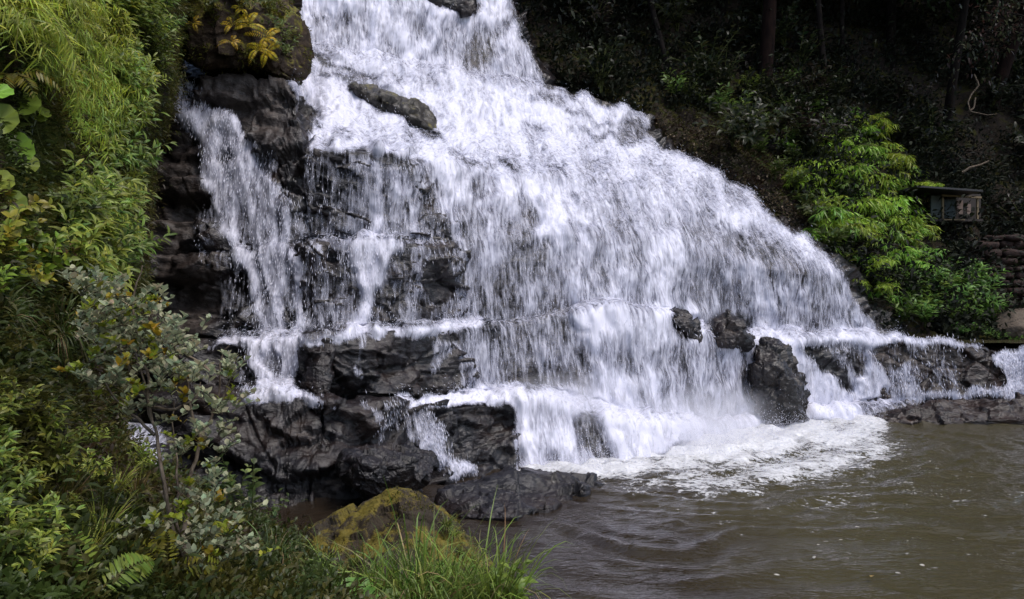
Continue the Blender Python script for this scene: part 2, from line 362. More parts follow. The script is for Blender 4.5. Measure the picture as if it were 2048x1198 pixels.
# ------------------------------------------------------------------ the stepped rock face (rows of survey points, foot to crest)
ROWS = [
 [(150,1000,18),(450,1012,17.3),(600,1012,17.3),(640,1010,17.4),(780,1000,18),(900,965,19.8),(1050,938,21.2),(1250,928,22),(1480,862,27.3),(1730,838,30),(1830,838,30)],
 [(150,790,19),(450,795,18.4),(600,797,18.4),(640,800,18.4),(780,815,19.5),(900,815,20.8),(1050,806,22.2),(1250,850,23),(1480,850,27.8),(1730,822,30.5),(1830,800,31)],
 [(150,775,21),(450,780,20),(600,786,19.6),(640,788,19.6),(780,803,20.5),(900,798,22),(1050,786,23.6),(1250,826,24.2),(1480,838,28.6),(1730,805,31.3),(1830,792,32)],
 [(150,690,21.4),(450,692,20.6),(600,684,20),(640,676,19.9),(780,667,20.6),(900,663,22.2),(1050,645,24.2),(1250,622,25),(1480,690,28.9),(1730,682,31.6),(1830,684,32.5)],
 [(150,683,22.6),(450,683,21.8),(600,675,21.4),(640,669,21.4),(780,661,22),(900,657,23.4),(1050,640,25.2),(1250,612,26.6),(1480,664,30.6),(1730,668,33),(1830,672,34.5)],
 [(150,520,23),(400,522,22.4),(575,497,22),(610,495,21.9),(750,489,22.2),(880,500,23.4),(1030,480,25.6),(1230,475,27.5),(1450,520,30.2),(1685,555,33),(1700,555,45)],
 [(150,510,23.1),(400,513,22.55),(575,491,22.15),(610,488,22.7),(750,483,23),(878,484,23.7),(1025,462,25.85),(1222,457,27.8),(1438,492,30.55),(1660,530,33.3),(1675,515,45)],
 [(150,200,24.5),(335,168,24),(580,172,23.6),(610,305,23),(750,306,23.3),(850,328,24.6),(1000,360,27),(1180,370,29.3),(1380,400,31.8),(1545,440,34.5),(1565,440,46)],
 [(150,150,27),(340,158,26),(575,160,25.5),(622,293,24.3),(740,297,24.7),(850,302,26.2),(980,320,28.4),(1150,330,30.5),(1330,350,33),(1455,368,35.5),(1475,372,47)],
 [(150,100,30),(340,120,29),(578,162,26.8),(625,225,26.6),(720,235,27.4),(870,265,28.6),(980,275,30.4),(1120,285,32.2),(1240,285,34.5),(1305,285,36.8),(1325,280,48)],
 [(150,0,33),(340,50,31),(585,110,29),(640,115,29.4),(720,130,30.2),(870,150,31.6),(960,165,33),(1050,178,34.2),(1180,205,36.5),(1292,235,38.5),(1312,230,50)],
 [(150,-60,35),(340,0,33),(588,85,29.8),(640,88,30.3),(720,110,31),(850,130,32.4),(940,150,33.8),(1040,160,35),(1080,168,36.2),(1098,172,37.2),(1110,172,52)],
 [(150,-200,38),(340,-100,34),(540,-70,31),(620,-70,31.6),(720,-70,32.3),(830,-70,33.4),(900,-60,35),(950,-50,36.4),(982,-50,37.3),(1000,-50,38),(1010,-50,54)],
 [(150,-240,44),(340,-140,40),(540,-110,36),(620,-110,36),(720,-110,36.5),(830,-110,37),(900,-100,38),(950,-90,39),(982,-90,40),(1000,-90,41),(1010,-90,56)]]
def densify(net, nu, nv, zfoot=None):
    "net (rows, cols, 3) of points -> grid; Hermite along the rows, straight with eased ledges between them"
    net = np.asarray(net, float); nrow, ncol = net.shape[:2]
    us = np.concatenate([np.linspace(i, i + 1, nu[i], endpoint=False) for i in range(ncol - 1)] + [[ncol - 1.0]])
    i = np.minimum(us.astype(int), ncol - 2); t = (us - i)[None, :, None]
    d = np.zeros_like(net); d[:, 1:-1] = (net[:, 2:] - net[:, :-2]) / 2; d[:, 0] = net[:, 1] - net[:, 0]; d[:, -1] = net[:, -1] - net[:, -2]
    lo = np.minimum(np.abs(net[:, 1:-1] - net[:, :-2]), np.abs(net[:, 2:] - net[:, 1:-1])) * 1.5
    d[:, 1:-1] = np.clip(d[:, 1:-1], -lo, lo)
    a, b_, da, db = net[:, i], net[:, i + 1], d[:, i], d[:, i + 1]
    H = (2*t**3 - 3*t**2 + 1) * a + (t**3 - 2*t**2 + t) * da + (-2*t**3 + 3*t**2) * b_ + (t**3 - t**2) * db
    out = []
    for r in range(nrow - 1):
        for k in range(nv[r]): f = k / nv[r]; out.append(H[r] * (1 - f) + H[r + 1] * f)
    out.append(H[-1]); return np.stack(out), us
net = np.stack([at(*np.array(r).T) for r in ROWS]); net[0, :, 2] -= .35
rowlen = [np.linalg.norm(net[r + 1, 1:9] - net[r, 1:9], axis=1).mean() for r in range(len(net) - 1)]
collen = [np.linalg.norm(net[1:12, c + 1] - net[1:12, c], axis=1).mean() for c in range(net.shape[1] - 1)]
RES = .026
nv = [max(4, int(l / RES)) for l in rowlen]; nu = [max(4, int(l / RES)) for l in collen]; nu[0] //= 3; nu[-1] //= 3
base, us = densify(net, nu, nv)
NR, NC = base.shape[:2]; base = base.reshape(-1, 3)
N0 = gnormals(base, NR, NC)
if (N0[:, 1].mean() > 0): N0 = -N0
def smooth_grid(A, n):
    A = A.reshape(NR, NC, -1).copy()
    for _ in range(n):
        A[1:-1] = (A[:-2] + 2 * A[1:-1] + A[2:]) / 4; A[:, 1:-1] = (A[:, :-2] + 2 * A[:, 1:-1] + A[:, 2:]) / 4
    return A.reshape(NR * NC, -1)
soft = smooth_grid(base, 7)
Ns = smooth_grid(N0, 10); Ns /= np.linalg.norm(Ns, axis=1)[:, None]
px0, py0 = sight(base); cov0 = cov_at(px0, py0)
# jointed rock: blocks, beds and cracks as real relief
q = base + (np.stack([vnoise(base * 1.1, s) for s in (31, 32, 33)], -1) - .5) * .35
d1, gap, cv = cells(q * np.array([1.35, 1.0, 1.5]), 3)
d2, gap2, cv2 = cells(q * np.array([3.2, 2.4, 4.6]), 9)
left = 1 - sstep(-4.6, -2.7, base[:, 0])           # the dry left wall is bedded, with overhanging slabs
bed = vnoise(np.stack([base[:, 0] * .35, base[:, 1] * .3, base[:, 2] * 3.4], -1), 41)
bed = sstep(.3, .5, bed) - .5
h = facets(q * np.array([1.0, .8, 1.5]), 3, .5) * .30 + facets(q * np.array([2.4, 2.0, 3.6]), 19, .7) * .13 + facets(q * np.array([6, 6, 9]), 27, .7) * .028 - .05 * (1 - sstep(0, .05, gap))
h += (fbm(base * 2.2, 4, 51) - .5) * .10 + (fbm(base * np.array([7, 7, 10]), 2, 61, True) - .6) * .03
h += left * bed * .26
wet = sstep(.25, .7, np.maximum(cov_at(px0, py0, blur(MAINM, 20)) * (1 - cov_at(px0, py0, blur(inpoly(bluff, GX, GY).astype(float), 12))), cov_at(px0, py0, blur(COV, 60))))
h = h * (1 - .84 * wet) - .05 * wet
top_ = sstep(.55, .85, np.abs(smooth_grid(N0, 3)[:, 2])) * (px0 < 1150)
h *= 1 - .65 * top_
rock = base + Ns * h[:, None]
wall = blur(inpoly([(150,150),(620,140),(600,300),(560,330),(500,260),(440,215),(330,170),(350,230),(400,380),(430,480),(440,620),(400,690),(150,690)], WX, WY).astype(float), 8)
DRY = cov_at(px0, py0, wall) * (1 - sstep(.1, .4, cov0)) * sstep(.25, .6, fbm(base * 1.6, 3, 97) + .12)
rock[:, 2] += (fbm(base * 6, 3, 71) - .5) * .03
cliff = mk("cliff", rock, gridfaces(NR, NC)[:, ::-1], M['rock'], attrs={'dry': DRY})
tag(cliff, "stepped wall of dark wet jointed rock that the waterfall runs over", "cliff", kind="structure")

# lookup: nearest rock distance along a sighting, for things that sit on the face
_px, _py = sight(rock); _ok = (_px > 0) & (_px < 2048) & (_py > -60) & (_py < 1100)
_bx = (_px[_ok] / 8).astype(int); _by = ((_py[_ok] + 60) / 8).astype(int); _D = np.full((150, 260), 99.0); np.minimum.at(_D, (_by, _bx), rock[_ok][:, 1] / S)
def cliffY(px, py): return float(_D[int((py + 60) / 8), int(px / 8)])

# ------------------------------------------------------------------ falling water: a torn white skin and thrown drops, per stream
vlen = np.concatenate([np.zeros((1, NC)), np.cumsum(np.linalg.norm(np.diff(soft.reshape(NR, NC, 3), axis=0), axis=2), 0)])
flow = np.stack([soft[:, 0] + .25 * soft[:, 1], vlen.ravel(), soft[:, 1] * .2], -1)
lump = (fbm(flow * np.array([4, 2.0, 1]), 3, 81) - .5) * .26 + (fbm(flow * np.array([12, 4, 1]), 2, 85) - .5) * .06
hs = smooth_grid(h, 4)[:, 0]
off_ = .05 + .09 * sstep(.3, .9, cov0) + lump * (.4 + .6 * cov0)
wsurf = soft + Ns * np.maximum(off_, hs + .018 + .05 * sstep(.3, .9, cov0))[:, None]
gn = gnormals(smooth_grid(soft, 6), NR, NC); STEEP = np.sqrt(np.clip(1 - gn[:, 2] ** 2, 0, 1))
wpx, wpy = sight(wsurf); wcov = cov_at(wpx, wpy)
edge = np.minimum(np.arange(NC)[None, :] + 0 * np.arange(NR)[:, None], NC - 1).ravel()
FACES = gridfaces(NR, NC)[:, ::-1]
fc = wsurf[FACES].mean(1); fpx, fpy = sight(fc); fcov = wcov[FACES].mean(1)
REG = np.zeros(len(FACES), int)
def region(k, poly): REG[inpoly(poly, fpx, fpy)] = k
region(1, [(250,100),(560,140),(585,330),(606,420),(606,500),(612,672),(640,690),(700,812),(400,830),(300,700)])
region(2, [(608,306),(830,318),(880,388),(905,456),(935,560),(951,648),(960,790),(700,792),(612,672)])
region(3, [(1520,652),(1590,664),(1750,664),(1900,664),(1900,860),(1640,860)])
region(4, [(700,803),(1030,818),(1030,980),(700,980)])
def spindles(P, D, L, W, rng):
    "thrown water: each drop a small closed spindle"
    n = len(P); D = D / np.linalg.norm(D, axis=1)[:, None]
    a = np.cross(D, rng.normal(size=(n, 3))); a /= np.linalg.norm(a, axis=1)[:, None] + 1e-9; b_ = np.cross(D, a)
    V = np.empty((n, 5, 3)); V[:, 0] = P - D * L[:, None] * .5; V[:, 4] = P + D * L[:, None] * .5
    for k in range(3):
        an = k * 2.0944; V[:, 1 + k] = P + D * (L * .12)[:, None] + (a * math.cos(an) + b_ * math.sin(an)) * W[:, None]
    T = np.array([[0,2,1],[0,3,2],[0,1,3],[4,1,2],[4,2,3],[4,3,1]])
    return V.reshape(-1, 3), (np.arange(n)[:, None, None] * 5 + T[None]).reshape(-1, 3)
rng = np.random.default_rng(4)
def stream(k, name, label, cat, ndrop, lmax=.2):
    sel = np.where((REG == k) & (fcov > .05))[0]
    t = thing(name, label, cat, tuple(fc[sel].mean(0)))
    f = FACES[sel]; used, inv = np.unique(f, return_inverse=True)
    off = np.array(t.location)
    mk("water_sheet", wsurf[used] - off, inv.reshape(f.shape), M['water'], t, {'cov': wcov[used], 'flow': flow[used], 'steep': STEEP[used]})
    A = np.linalg.norm(np.cross(wsurf[f[:, 1]] - wsurf[f[:, 0]], wsurf[f[:, 3]] - wsurf[f[:, 0]]), axis=1)
    ff = flow[f].mean(1); st = fbm(ff * np.array([6, 1.1, 1]), 3, 91)
    dist = fc[sel][:, 1] / 12.0
    w = A * np.clip(fcov[sel] * 1.15 + (st - .5) * 1.5 - .14, .004, 1) / dist
    pick = rng.choice(len(sel), ndrop, p=w / w.sum()); fs = f[pick]
    uv = rng.random((ndrop, 2, 1)); P = (wsurf[fs[:, 0]] * (1 - uv[:, 0]) + wsurf[fs[:, 1]] * uv[:, 0]) * (1 - uv[:, 1]) + (wsurf[fs[:, 3]] * (1 - uv[:, 0]) + wsurf[fs[:, 2]] * uv[:, 0]) * uv[:, 1]
    n = Ns[fs[:, 0]]; g = np.array([0, 0, -1.0]); D = g - n * (n @ g)[:, None]; D /= np.linalg.norm(D, axis=1)[:, None] + 1e-6
    steep = np.abs(D[:, 2])[:, None]
    D = D * .6 + g * (.25 + .5 * steep) + n * .12 + rng.normal(size=(ndrop, 3)) * (.10 + .3 * (1 - steep))
    jump = rng.exponential(.035, ndrop) * (1 + 1.2 * (1 - steep[:, 0])) ; P = P + n * (jump + .01)[:, None] + rng.normal(size=(ndrop, 3)) * .015
    L = rng.uniform(.03, lmax, ndrop) * (.35 + .65 * steep[:, 0]); W = rng.uniform(.0015, .005, ndrop)
    V, T = spindles(P, D, L, W, rng)
    s = mk("spray", V - off, T, M['spray'], t, smooth=True); tag(s, kind="stuff")
    return t
stream(0, "waterfall", "broad white waterfall fanning down the stepped dark rock into the pool", "waterfall", 11000, .10)
stream(1, "waterfall", "narrow white side stream falling down the rock wall nearest the mossy overhang", "waterfall", 3000, .1)
stream(2, "waterfall", "thin threads of water trickling over the dark bluff left of the main fall", "waterfall", 2200, .1)
stream(3, "waterfall", "white chute and small cascades right of the pointed dark rock", "waterfall", 2200, .1)
stream(4, "waterfall", "small trickle running over the low dark ledge onto the flat foreground rock", "waterfall", 900, .1)

# ------------------------------------------------------------------ right-hand ledge and its little cascade
def rockify(P, nr, nc, amp=1.0, seed=0, vec=(1.35, 1.0, 1.5)):
    n = gnormals(P, nr, nc)
    if n[:, 1].mean() > 0: n = -n
    d1, gp, cv = cells(P * np.array(vec) * 1.4, seed); h = (cv - .5) * .16 - .07 * (1 - sstep(0, .12, gp))
    h += (fbm(P * 3, 4, seed + 5) - .5) * .2 + (fbm(P * 11, 3, seed + 8, True) - .6) * .05
    return P + n * (h * amp)[:, None], n
LED = [[(1700,800,31.2),(1830,800,31.2),(1930,800,31.0),(1990,800,31.2),(2040,800,31.4),(2120,800,31.2),(2300,800,31)],
       [(1700,792,31.2),(1830,792,31.2),(1930,790,31.0),(1990,790,31.2),(2040,790,31.6),(2120,790,31.2),(2300,790,31)],
       [(1700,686,31.7),(1830,685,31.7),(1930,690,31.6),(1975,698,31.6),(2015,704,32.2),(2120,690,31.6),(2300,690,31)],
       [(1700,682,32.6),(1830,681,32.6),(1930,685,32.8),(1975,694,33),(2015,701,33.4),(2120,688,33),(2300,690,33)],
       [(1700,680,38),(1830,680,38),(1930,682,38),(1975,690,38),(2015,690,38),(2120,685,38),(2300,690,38)]]
ln = np.stack([at(*np.array(r).T) for r in LED]); ln[0, :, 2] -= .5; ln[4, :, 2] -= .3
lb, _ = densify(ln, [40, 40, 24, 20, 30, 20], [10, 50, 16, 20]); lr, lc = lb.shape[:2]; lb = lb.reshape(-1, 3)
lv, lnrm = rockify(lb, lr, lc, .7, 77)
tag(mk("rock_ledge", lv, gridfaces(lr, lc)[:, ::-1], M['rock_brown']), "long brown rock ledge under the dark upper pool at the right bank", "rock ledge")
CV2 = np.zeros(GX.shape)
def paint2(v, poly):
    global CV2
    m = blur(inpoly(poly, WX, WY).astype(float), 1); CV2 = CV2 * (1 - m) + v * m
for v, poly in [(.14,[(1780,690),(1925,690),(1930,790),(1780,795)]),(.88,[(1780,676),(1830,678),(1900,682),(1965,690),(1965,697),(1900,692),(1780,690)]),(.85,[(1982,704),(2005,696),(2070,694),(2110,790),(1995,800),(2008,770),(2000,735)]),(.65,[(1780,780),(1850,782),(1960,778),(2100,785),(2100,800),(1780,805)]),(.5,[(1780,740),(1830,730),(1840,790),(1780,790)])]: paint2(v, poly)
ls = lb + lnrm * .09 + lnrm * ((fbm(lb * np.array([6, 2, 3]), 3, 7) - .5) * .12)[:, None]
lpx, lpy = sight(ls); lcov = cov_at(lpx, lpy, CV2)
lf = gridfaces(lr, lc)[:, ::-1]; lfc = sight(ls[lf].mean(1))
vl = np.concatenate([np.zeros((1, lc)), np.cumsum(np.linalg.norm(np.diff(lb.reshape(lr, lc, 3), axis=0), axis=2), 0)]).ravel()
lflow = np.stack([lb[:, 0], vl, 0 * vl], -1)
def ledge_water(name, label, cond, nd):
    sel = np.where((lcov[lf].mean(1) > .05) & cond)[0]; f = lf[sel]; used, inv = np.unique(f, return_inverse=True)
    off = ls[used].mean(0); t = thing(name, label, "waterfall", tuple(off))
    mk("water_sheet", ls[used] - off, inv.reshape(f.shape), M['water'], t, {'cov': lcov[used], 'flow': lflow[used], 'steep': np.ones(len(used))})
    w = lcov[f].mean(1) ** 1.5; pick = rng.choice(len(sel), nd, p=w / w.sum()); P = ls[f[pick]].mean(1) + rng.normal(size=(nd, 3)) * .03 - np.array([0, .04, 0])
    V, T = spindles(P, np.array([0, -.15, -1]) + rng.normal(size=(nd, 3)) * .25, rng.uniform(.03, .14, nd), rng.uniform(.003, .008, nd), rng)
    tag(mk("spray", V - off, T, M['spray'], t), kind="stuff")
ledge_water("waterfall", "little white cascade pouring through the notch at the far right of the ledge", lfc[0] > 1968, 1500)
ledge_water("waterfall", "thin white lip of water seeping over the brown ledge at the right bank", lfc[0] <= 1968, 700)

# ------------------------------------------------------------------ ground, pool, upper pool
def pbox(name, x0, x1, y0, y1, z, n, mat, kind="structure", amp=0):
    X, Y = np.meshgrid(np.linspace(x0, x1, n), np.linspace(y0, y1, n)); P = np.stack([X.ravel(), Y.ravel(), np.full(X.size, z)], -1)
    if amp: P[:, 2] += (fbm(P * .3, 3, 3) - .5) * amp
    return tag(mk(name, P, gridfaces(n, n), mat), kind=kind)
pbox("ground", -400, 400, -400, 400, -1.6, 80, M['soil_dark'])

# pool: murky olive water, real ripples running out from the fall
WR = .034
wx = np.arange(-4.5, 15.5, WR); wy = np.arange(4.6, 19.0, WR); PXg, PYg = np.meshgrid(wx, wy); nwr, nwc = PXg.shape
P = np.stack([PXg.ravel(), PYg.ravel(), np.zeros(PXg.size)], -1)
cx, cy = 2.6, 13.2
ang = np.arctan2(P[:, 1] - cy, P[:, 0] - cx); rad = np.hypot(P[:, 0] - cx, (P[:, 1] - cy))
wv = P + (np.stack([vnoise(P * .8, 11), vnoise(P * .8, 12), 0 * rad], -1) - .5) * 1.1
r2 = np.hypot(wv[:, 0] - cx, wv[:, 1] - cy)
near = sstep(9.5, 2.0, rad)
amp = .35 + .65 * vnoise(P * .7, 15)
hz = 1.5 * (np.sin(r2 * 15 + 2 * vnoise(P * 1.3, 16)) * .010 * amp + np.sin(r2 * 8.5 + 1 + 3 * vnoise(P * .9, 18)) * .012) * (.55 + .6 * near)
hz += (fbm(P * np.array([3.5, 6, 1]), 3, 19) - .5) * .035 * (.5 + near) + (fbm(P * 14, 2, 23) - .5) * .016 * (.1 + 1.6 * near ** 2)
for ex, ey in ((1.35, 6.35), (1.75, 6.2), (1.1, 7.0)):                  # rings where drips fall near the bank
    rr = np.hypot(P[:, 0] - ex, P[:, 1] - ey); hz += np.sin(rr * 75) * .004 * np.exp(-(rr / .13) ** 2)
P[:, 2] = hz
FO = np.zeros(GX.shape)
for v, poly, sf in [(.14, [(1230,980),(1800,920),(2320,960),(2320,1150),(1800,1150),(1400,1080)], 30), (.22, [(1160,975),(1500,960),(1800,905),(1930,930),(2100,965),(2048,1010),(1700,1035),(1400,1030),(1250,1015)], 16),
                    (.5, [(1160,950),(1500,930),(1740,860),(1850,892),(1760,925),(1640,965),(1480,990),(1230,990)], 26),
                    (.80, [(1010,940),(1030,915),(1230,905),(1420,845),(1560,828),(1745,818),(1785,872),(1700,890),(1600,905),(1500,925),(1380,945),(1260,955),(1100,960)], 24)]:
    mk_ = blur(inpoly(poly, WX, WY).astype(float), sf); FO = np.maximum(FO, v * mk_)
FO = np.clip(FO * (.35 + 1.25 * fbm(np.stack([GX.ravel() / 60., GY.ravel() / 22., 0 * GX.ravel()], -1), 4, 35).reshape(GX.shape)), 0, .9)
fpx_, fpy_ = sight(P); fo = cov_at(fpx_, fpy_, FO); P[:, 2] += fo * (fbm(P * np.array([4, 6, 1]), 4, 29) - .45) * .13 * sstep(.2, .8, fo)
m, nt, b = newmat('pool_water'); t = NT(nt); g = t.n('ShaderNodeNewGeometry').outputs['Position']
sx = t.n('ShaderNodeSeparateXYZ'); t.l(g, sx.inputs[0]); silt = t.math('ADD', t.math('MULTIPLY', sx.outputs[0], .16), t.math('MULTIPLY', t.noise(g, .5, 3), .9))
t.l(t.ramp(silt, [(.5, (.019, .0135, .009)), (1.3 / 1.4, (.044, .038, .020))]), b.inputs['Base Color'])
b.inputs['Roughness'].default_value = .06; b.inputs['IOR'].default_value = 1.33; b.inputs['Specular IOR Level'].default_value = .5
bb = t.bump(t.noise(t.mapv(g, (1, 2.2, 1)), 7, 3, .5, .6), .35, .05)
t.l(t.bump(t.noise(t.mapv(g, (1, 1.6, 1)), 26, 3, .6), .22, .02, bb), b.inputs['Normal'])
M['pool'] = m
tag(mk("water", P, gridfaces(nwr, nwc), M['pool']), "murky olive green pool rippling below the waterfall", "water", kind="structure")
m, nt, b = newmat('foam'); t = NT(nt); g = t.n('ShaderNodeNewGeometry').outputs['Position']; cv_ = t.attr('cov').outputs['Fac']
f1 = t.noise(t.mapv(g, (1, 1.8, 1)), 3.2, 6, .68, .9); f2 = t.noise(t.mapv(g, (1, 1.5, 1)), 17, 5, .65, .5)
a = t.math('ADD', t.math('MULTIPLY', f1, .55), t.math('MULTIPLY', f2, .45))
a = t.math('ADD', t.math('MULTIPLY', t.math('SUBTRACT', a, .5), 3.6), t.math('SUBTRACT', t.math('MULTIPLY', cv_, 1.8), .56))
al = t.ramp(a, [(.05, (0, 0, 0)), (.3, (.6, .6, .6)), (.75, (1, 1, 1))])
t.l(t.mix(f2, (.5, .5, .51), (.68, .68, .69)), b.inputs['Base Color']); b.inputs['Roughness'].default_value = .6
t.l(t.bump(f2, .7, .04), b.inputs['Normal'])
tr = t.n('ShaderNodeBsdfTransparent'); mx = t.n('ShaderNodeMixShader')
t.l(al, mx.inputs[0]); t.l(tr.outputs[0], mx.inputs[1]); t.l(b.outputs[0], mx.inputs[2]); t.l(mx.outputs[0], nt.nodes['Material Output'].inputs[0])
M['foam'] = m
FP = P.copy(); FP[:, 2] += .006 + .03 * sstep(.3, .9, fo); ff = gridfaces(nwr, nwc); ff = ff[fo[ff].mean(1) > .03]
used, inv = np.unique(ff, return_inverse=True)
tag(mk("foam", FP[used], inv.reshape(ff.shape), M['foam'], attrs={'cov': fo[used]}), "white churning foam where the fall strikes the pool", "foam", kind="stuff")
# flung droplets over the plunge
nd = 16000; pick = rng.choice(len(P), nd, p=(w_ := np.clip(fo - .35, 0, 1) ** 1.5 / np.maximum(P[:, 1], 4) ** 2) / w_.sum())
DP = P[pick] + rng.normal(size=(nd, 3)) * .03; DP[:, 2] += .03 + rng.exponential(.09, nd)
V, T = spindles(DP, np.array([0, 0, 1.0]) + rng.normal(size=(nd, 3)) * .7, rng.uniform(.008, .03, nd), rng.uniform(.0015, .005, nd), rng)
tag(mk("splash_droplets", V, T, M['spray']), "droplets thrown up over the foaming plunge of the fall", "spray", kind="stuff")
# pool bed and the still pool above the right ledge
pbox("pool_bed", -6, 16, 3.5, 21, -.55, 60, M['bed'], amp=.3)
X, Y = np.meshgrid(np.linspace(11.0 * S * 1.4, 17, 60), np.linspace(16.3, 19.5, 30)); UP = np.stack([X.ravel(), Y.ravel(), 1.36 + (fbm(np.stack([X.ravel() * 3, Y.ravel() * 5, 0 * X.ravel()], -1), 3, 4) - .5) * .02], -1)
tag(mk("upper_water", UP, gridfaces(30, 60), M['pool']), "dark still water held above the right ledge", "water", kind="structure")

# ------------------------------------------------------------------ the two banks
LB = [(-150, [(-250,9),(0,10.5),(180,14.5),(345,20.5),(378,28)]), (0, [(-250,8),(0,9.5),(180,13.5),(345,19.5),(372,27)]), (150, [(-250,7.5),(0,8.8),(170,12.5),(330,18.5),(360,27)]),
      (300, [(-250,7),(0,8),(150,11.3),(275,16),(300,26)]), (430, [(-250,6.5),(0,7.4),(140,10.5),(270,15),(292,25)]), (560, [(-250,6),(0,6.9),(130,9.6),(250,13.5),(275,24)]),
      (700, [(-250,5.5),(0,6.4),(110,8.6),(215,12),(240,23)]), (850, [(-250,5.1),(0,5.9),(105,7.6),(195,10),(222,20)]), (930, [(-250,4.9),(0,5.5),(130,7),(255,9),(290,18)]),
      (1000, [(-250,4.6),(0,5.2),(160,6.5),(330,8.6),(380,16)]), (1090, [(-250,4.3),(0,4.8),(220,6.1),(520,8.6),(580,13)]), (1198, [(-250,4),(0,4.4),(280,5.4),(680,7.5),(800,9.5)]), (1330, [(-250,3.6),(0,4),(300,4.8),(800,6),(1000,7)]), (1600, [(-250,2.6),(0,2.9),(300,3.3),(800,3.8),(1100,4.2)])]
RB = [(-260, [(700,48),(1000,49),(1300,55),(1600,60),(2048,66),(2400,70)]), (0, [(900,43),(1020,42.5),(1300,48),(1600,52),(2048,57),(2400,61)]), (120, [(950,42),(1080,40.8),(1300,45),(1600,49),(2048,54),(2400,58)]), (230, [(1050,42),(1290,40),(1450,42.5),(1650,45.5),(2048,51),(2400,55)]),
      (370, [(1250,42),(1480,38),(1650,40.5),(1850,44),(2048,48),(2400,53)]), (480, [(1400,41),(1625,36.5),(1800,39.5),(1900,42),(2048,45),(2400,49)]), (600, [(1500,40),(1705,35.8),(1850,38),(1950,39),(2048,40.5),(2400,43)]),
      (668, [(1550,39),(1755,35.4),(1850,36.2),(1950,36.6),(2048,37.2),(2400,39)]), (692, [(1550,38),(1770,34.6),(1850,35),(1950,35.3),(2048,35.6),(2400,37)]), (740, [(1550,38),(1770,34),(1850,34.4),(1950,34.6),(2048,35),(2400,36)])]
def bankY(B, px, py):
    ys = [r[0] for r in B]; v = [np.interp(px, [p[0] for p in r[1]], [p[1] for p in r[1]]) for r in B]; return float(np.interp(py, ys, v))
def bank(B, nu_, nv_, name, mat, seed, amp, lab):
    n = np.stack([at([p[0] for p in r[1]], r[0], [p[1] for p in r[1]]) for r in B]); g_, _ = densify(n, nu_, nv_); a, c = g_.shape[:2]; g_ = g_.reshape(-1, 3)
    nn = gnormals(g_, a, c); nn *= np.sign(nn[:, 0].mean()) if name == 'hill' else -np.sign(nn[:, 1].mean())
    g2 = g_ + nn * ((fbm(g_ * 1.3, 4, seed) - .5) * amp + (fbm(g_ * 7, 3, seed + 9) - .5) * .1)[:, None]
    fc_ = gridfaces(a, c)[:, ::-1]
    return tag(mk(name, g2, fc_, mat), lab, "hillside", kind="structure"), g2, nn, fc_
lbank, LG, LN, LF = bank(LB, [24, 40, 40, 16], [24] * 13, "hill", M['soil'], 101, .35, "steep overgrown bank beside the viewpoint")
rbank, RG, RN, RF = bank(RB, [30, 34, 40, 40, 30], [30] * 9, "hillside", M['soil_dark'], 121, .6, "dark wooded slope behind the fall")
def lookup(Gp, B):
    x, y = sight(Gp); k = (x > -290) & (x < 2390) & (y > -200) & (y < 1500); D = np.full((180, 270), 99.0)
    np.minimum.at(D, (((y[k] + 200) / 10).astype(int), ((x[k] + 300) / 10).astype(int)), Gp[k][:, 1] / S)
    def on(px, py):
        v = D[int((py + 200) / 10), int((px + 300) / 10)]; return at(px, py, v if v < 90 else bankY(B, px, py))
    return on
onL = lookup(LG, LB); onR = lookup(RG, RB)

# ------------------------------------------------------------------ boulders
def boulder(name, pts, mat, label, seed, sub=5, amp=.05, blocky=.05, freq=5, rnd=.35, cat="boulder"):
    bm = bmesh.new(); pv = at(*np.array(pts, float).T)
    for p in pv: bm.verts.new(p)
    r = bmesh.ops.convex_hull(bm, input=bm.verts); bmesh.ops.delete(bm, geom=list({g for g in r['geom_interior'] + r['geom_unused'] if isinstance(g, bmesh.types.BMVert)}), context='VERTS')
    bmesh.ops.triangulate(bm, faces=bm.faces)
    for k in range(sub):
        mx_ = sorted((e.calc_length() for e in bm.edges))[int(len(bm.edges) * .5)]
        bmesh.ops.subdivide_edges(bm, edges=bm.edges[:], cuts=1, use_grid_fill=True, smooth=rnd * .4 if k < 2 else .0)
        bmesh.ops.triangulate(bm, faces=bm.faces)
        if 0 < k < 3: bmesh.ops.smooth_vert(bm, verts=bm.verts[:], factor=.25, use_axis_x=True, use_axis_y=True, use_axis_z=True)
    bm.normal_update(); V = np.array([v.co[:] for v in bm.verts]); n = np.array([v.normal[:] for v in bm.verts]); Fx = np.array([[v.index for v in f.verts] for f in bm.faces]); bm.free()
    V = V + n * ((fbm(V * freq, 4, seed) - .5) * amp * 2)[:, None]
    V = V + n * (facets(V * freq * .7, seed + 3, .8) * blocky * 1.6 + facets(V * freq * 2.2, seed + 33, .8) * blocky * .22)[:, None]
    off = V.mean(0); off[2] = V[:, 2].min(); o = mk(name, V - off, Fx, mat); o.location = off
    return tag(o, label, cat)
BL = {}
BL['overhang'] = boulder("boulder", [(345,-60,23.8),(350,60,23.4),(372,118,23.6),(400,128,23.4),(470,146,23.2),(555,162,23.4),(588,140,23.8),(590,70,24.0),(565,20,24.2),(540,-60,24.4),(450,-90,23.4),(430,10,22.7),(500,60,22.8),(345,-60,28.8),(590,140,27.8),(540,-60,29.8),(380,110,27.8)], M['rock_over'],
    "huge mossy overhanging boulder with yellow ferns above the narrow side stream", 201, 6, .12, .12, 2.4)
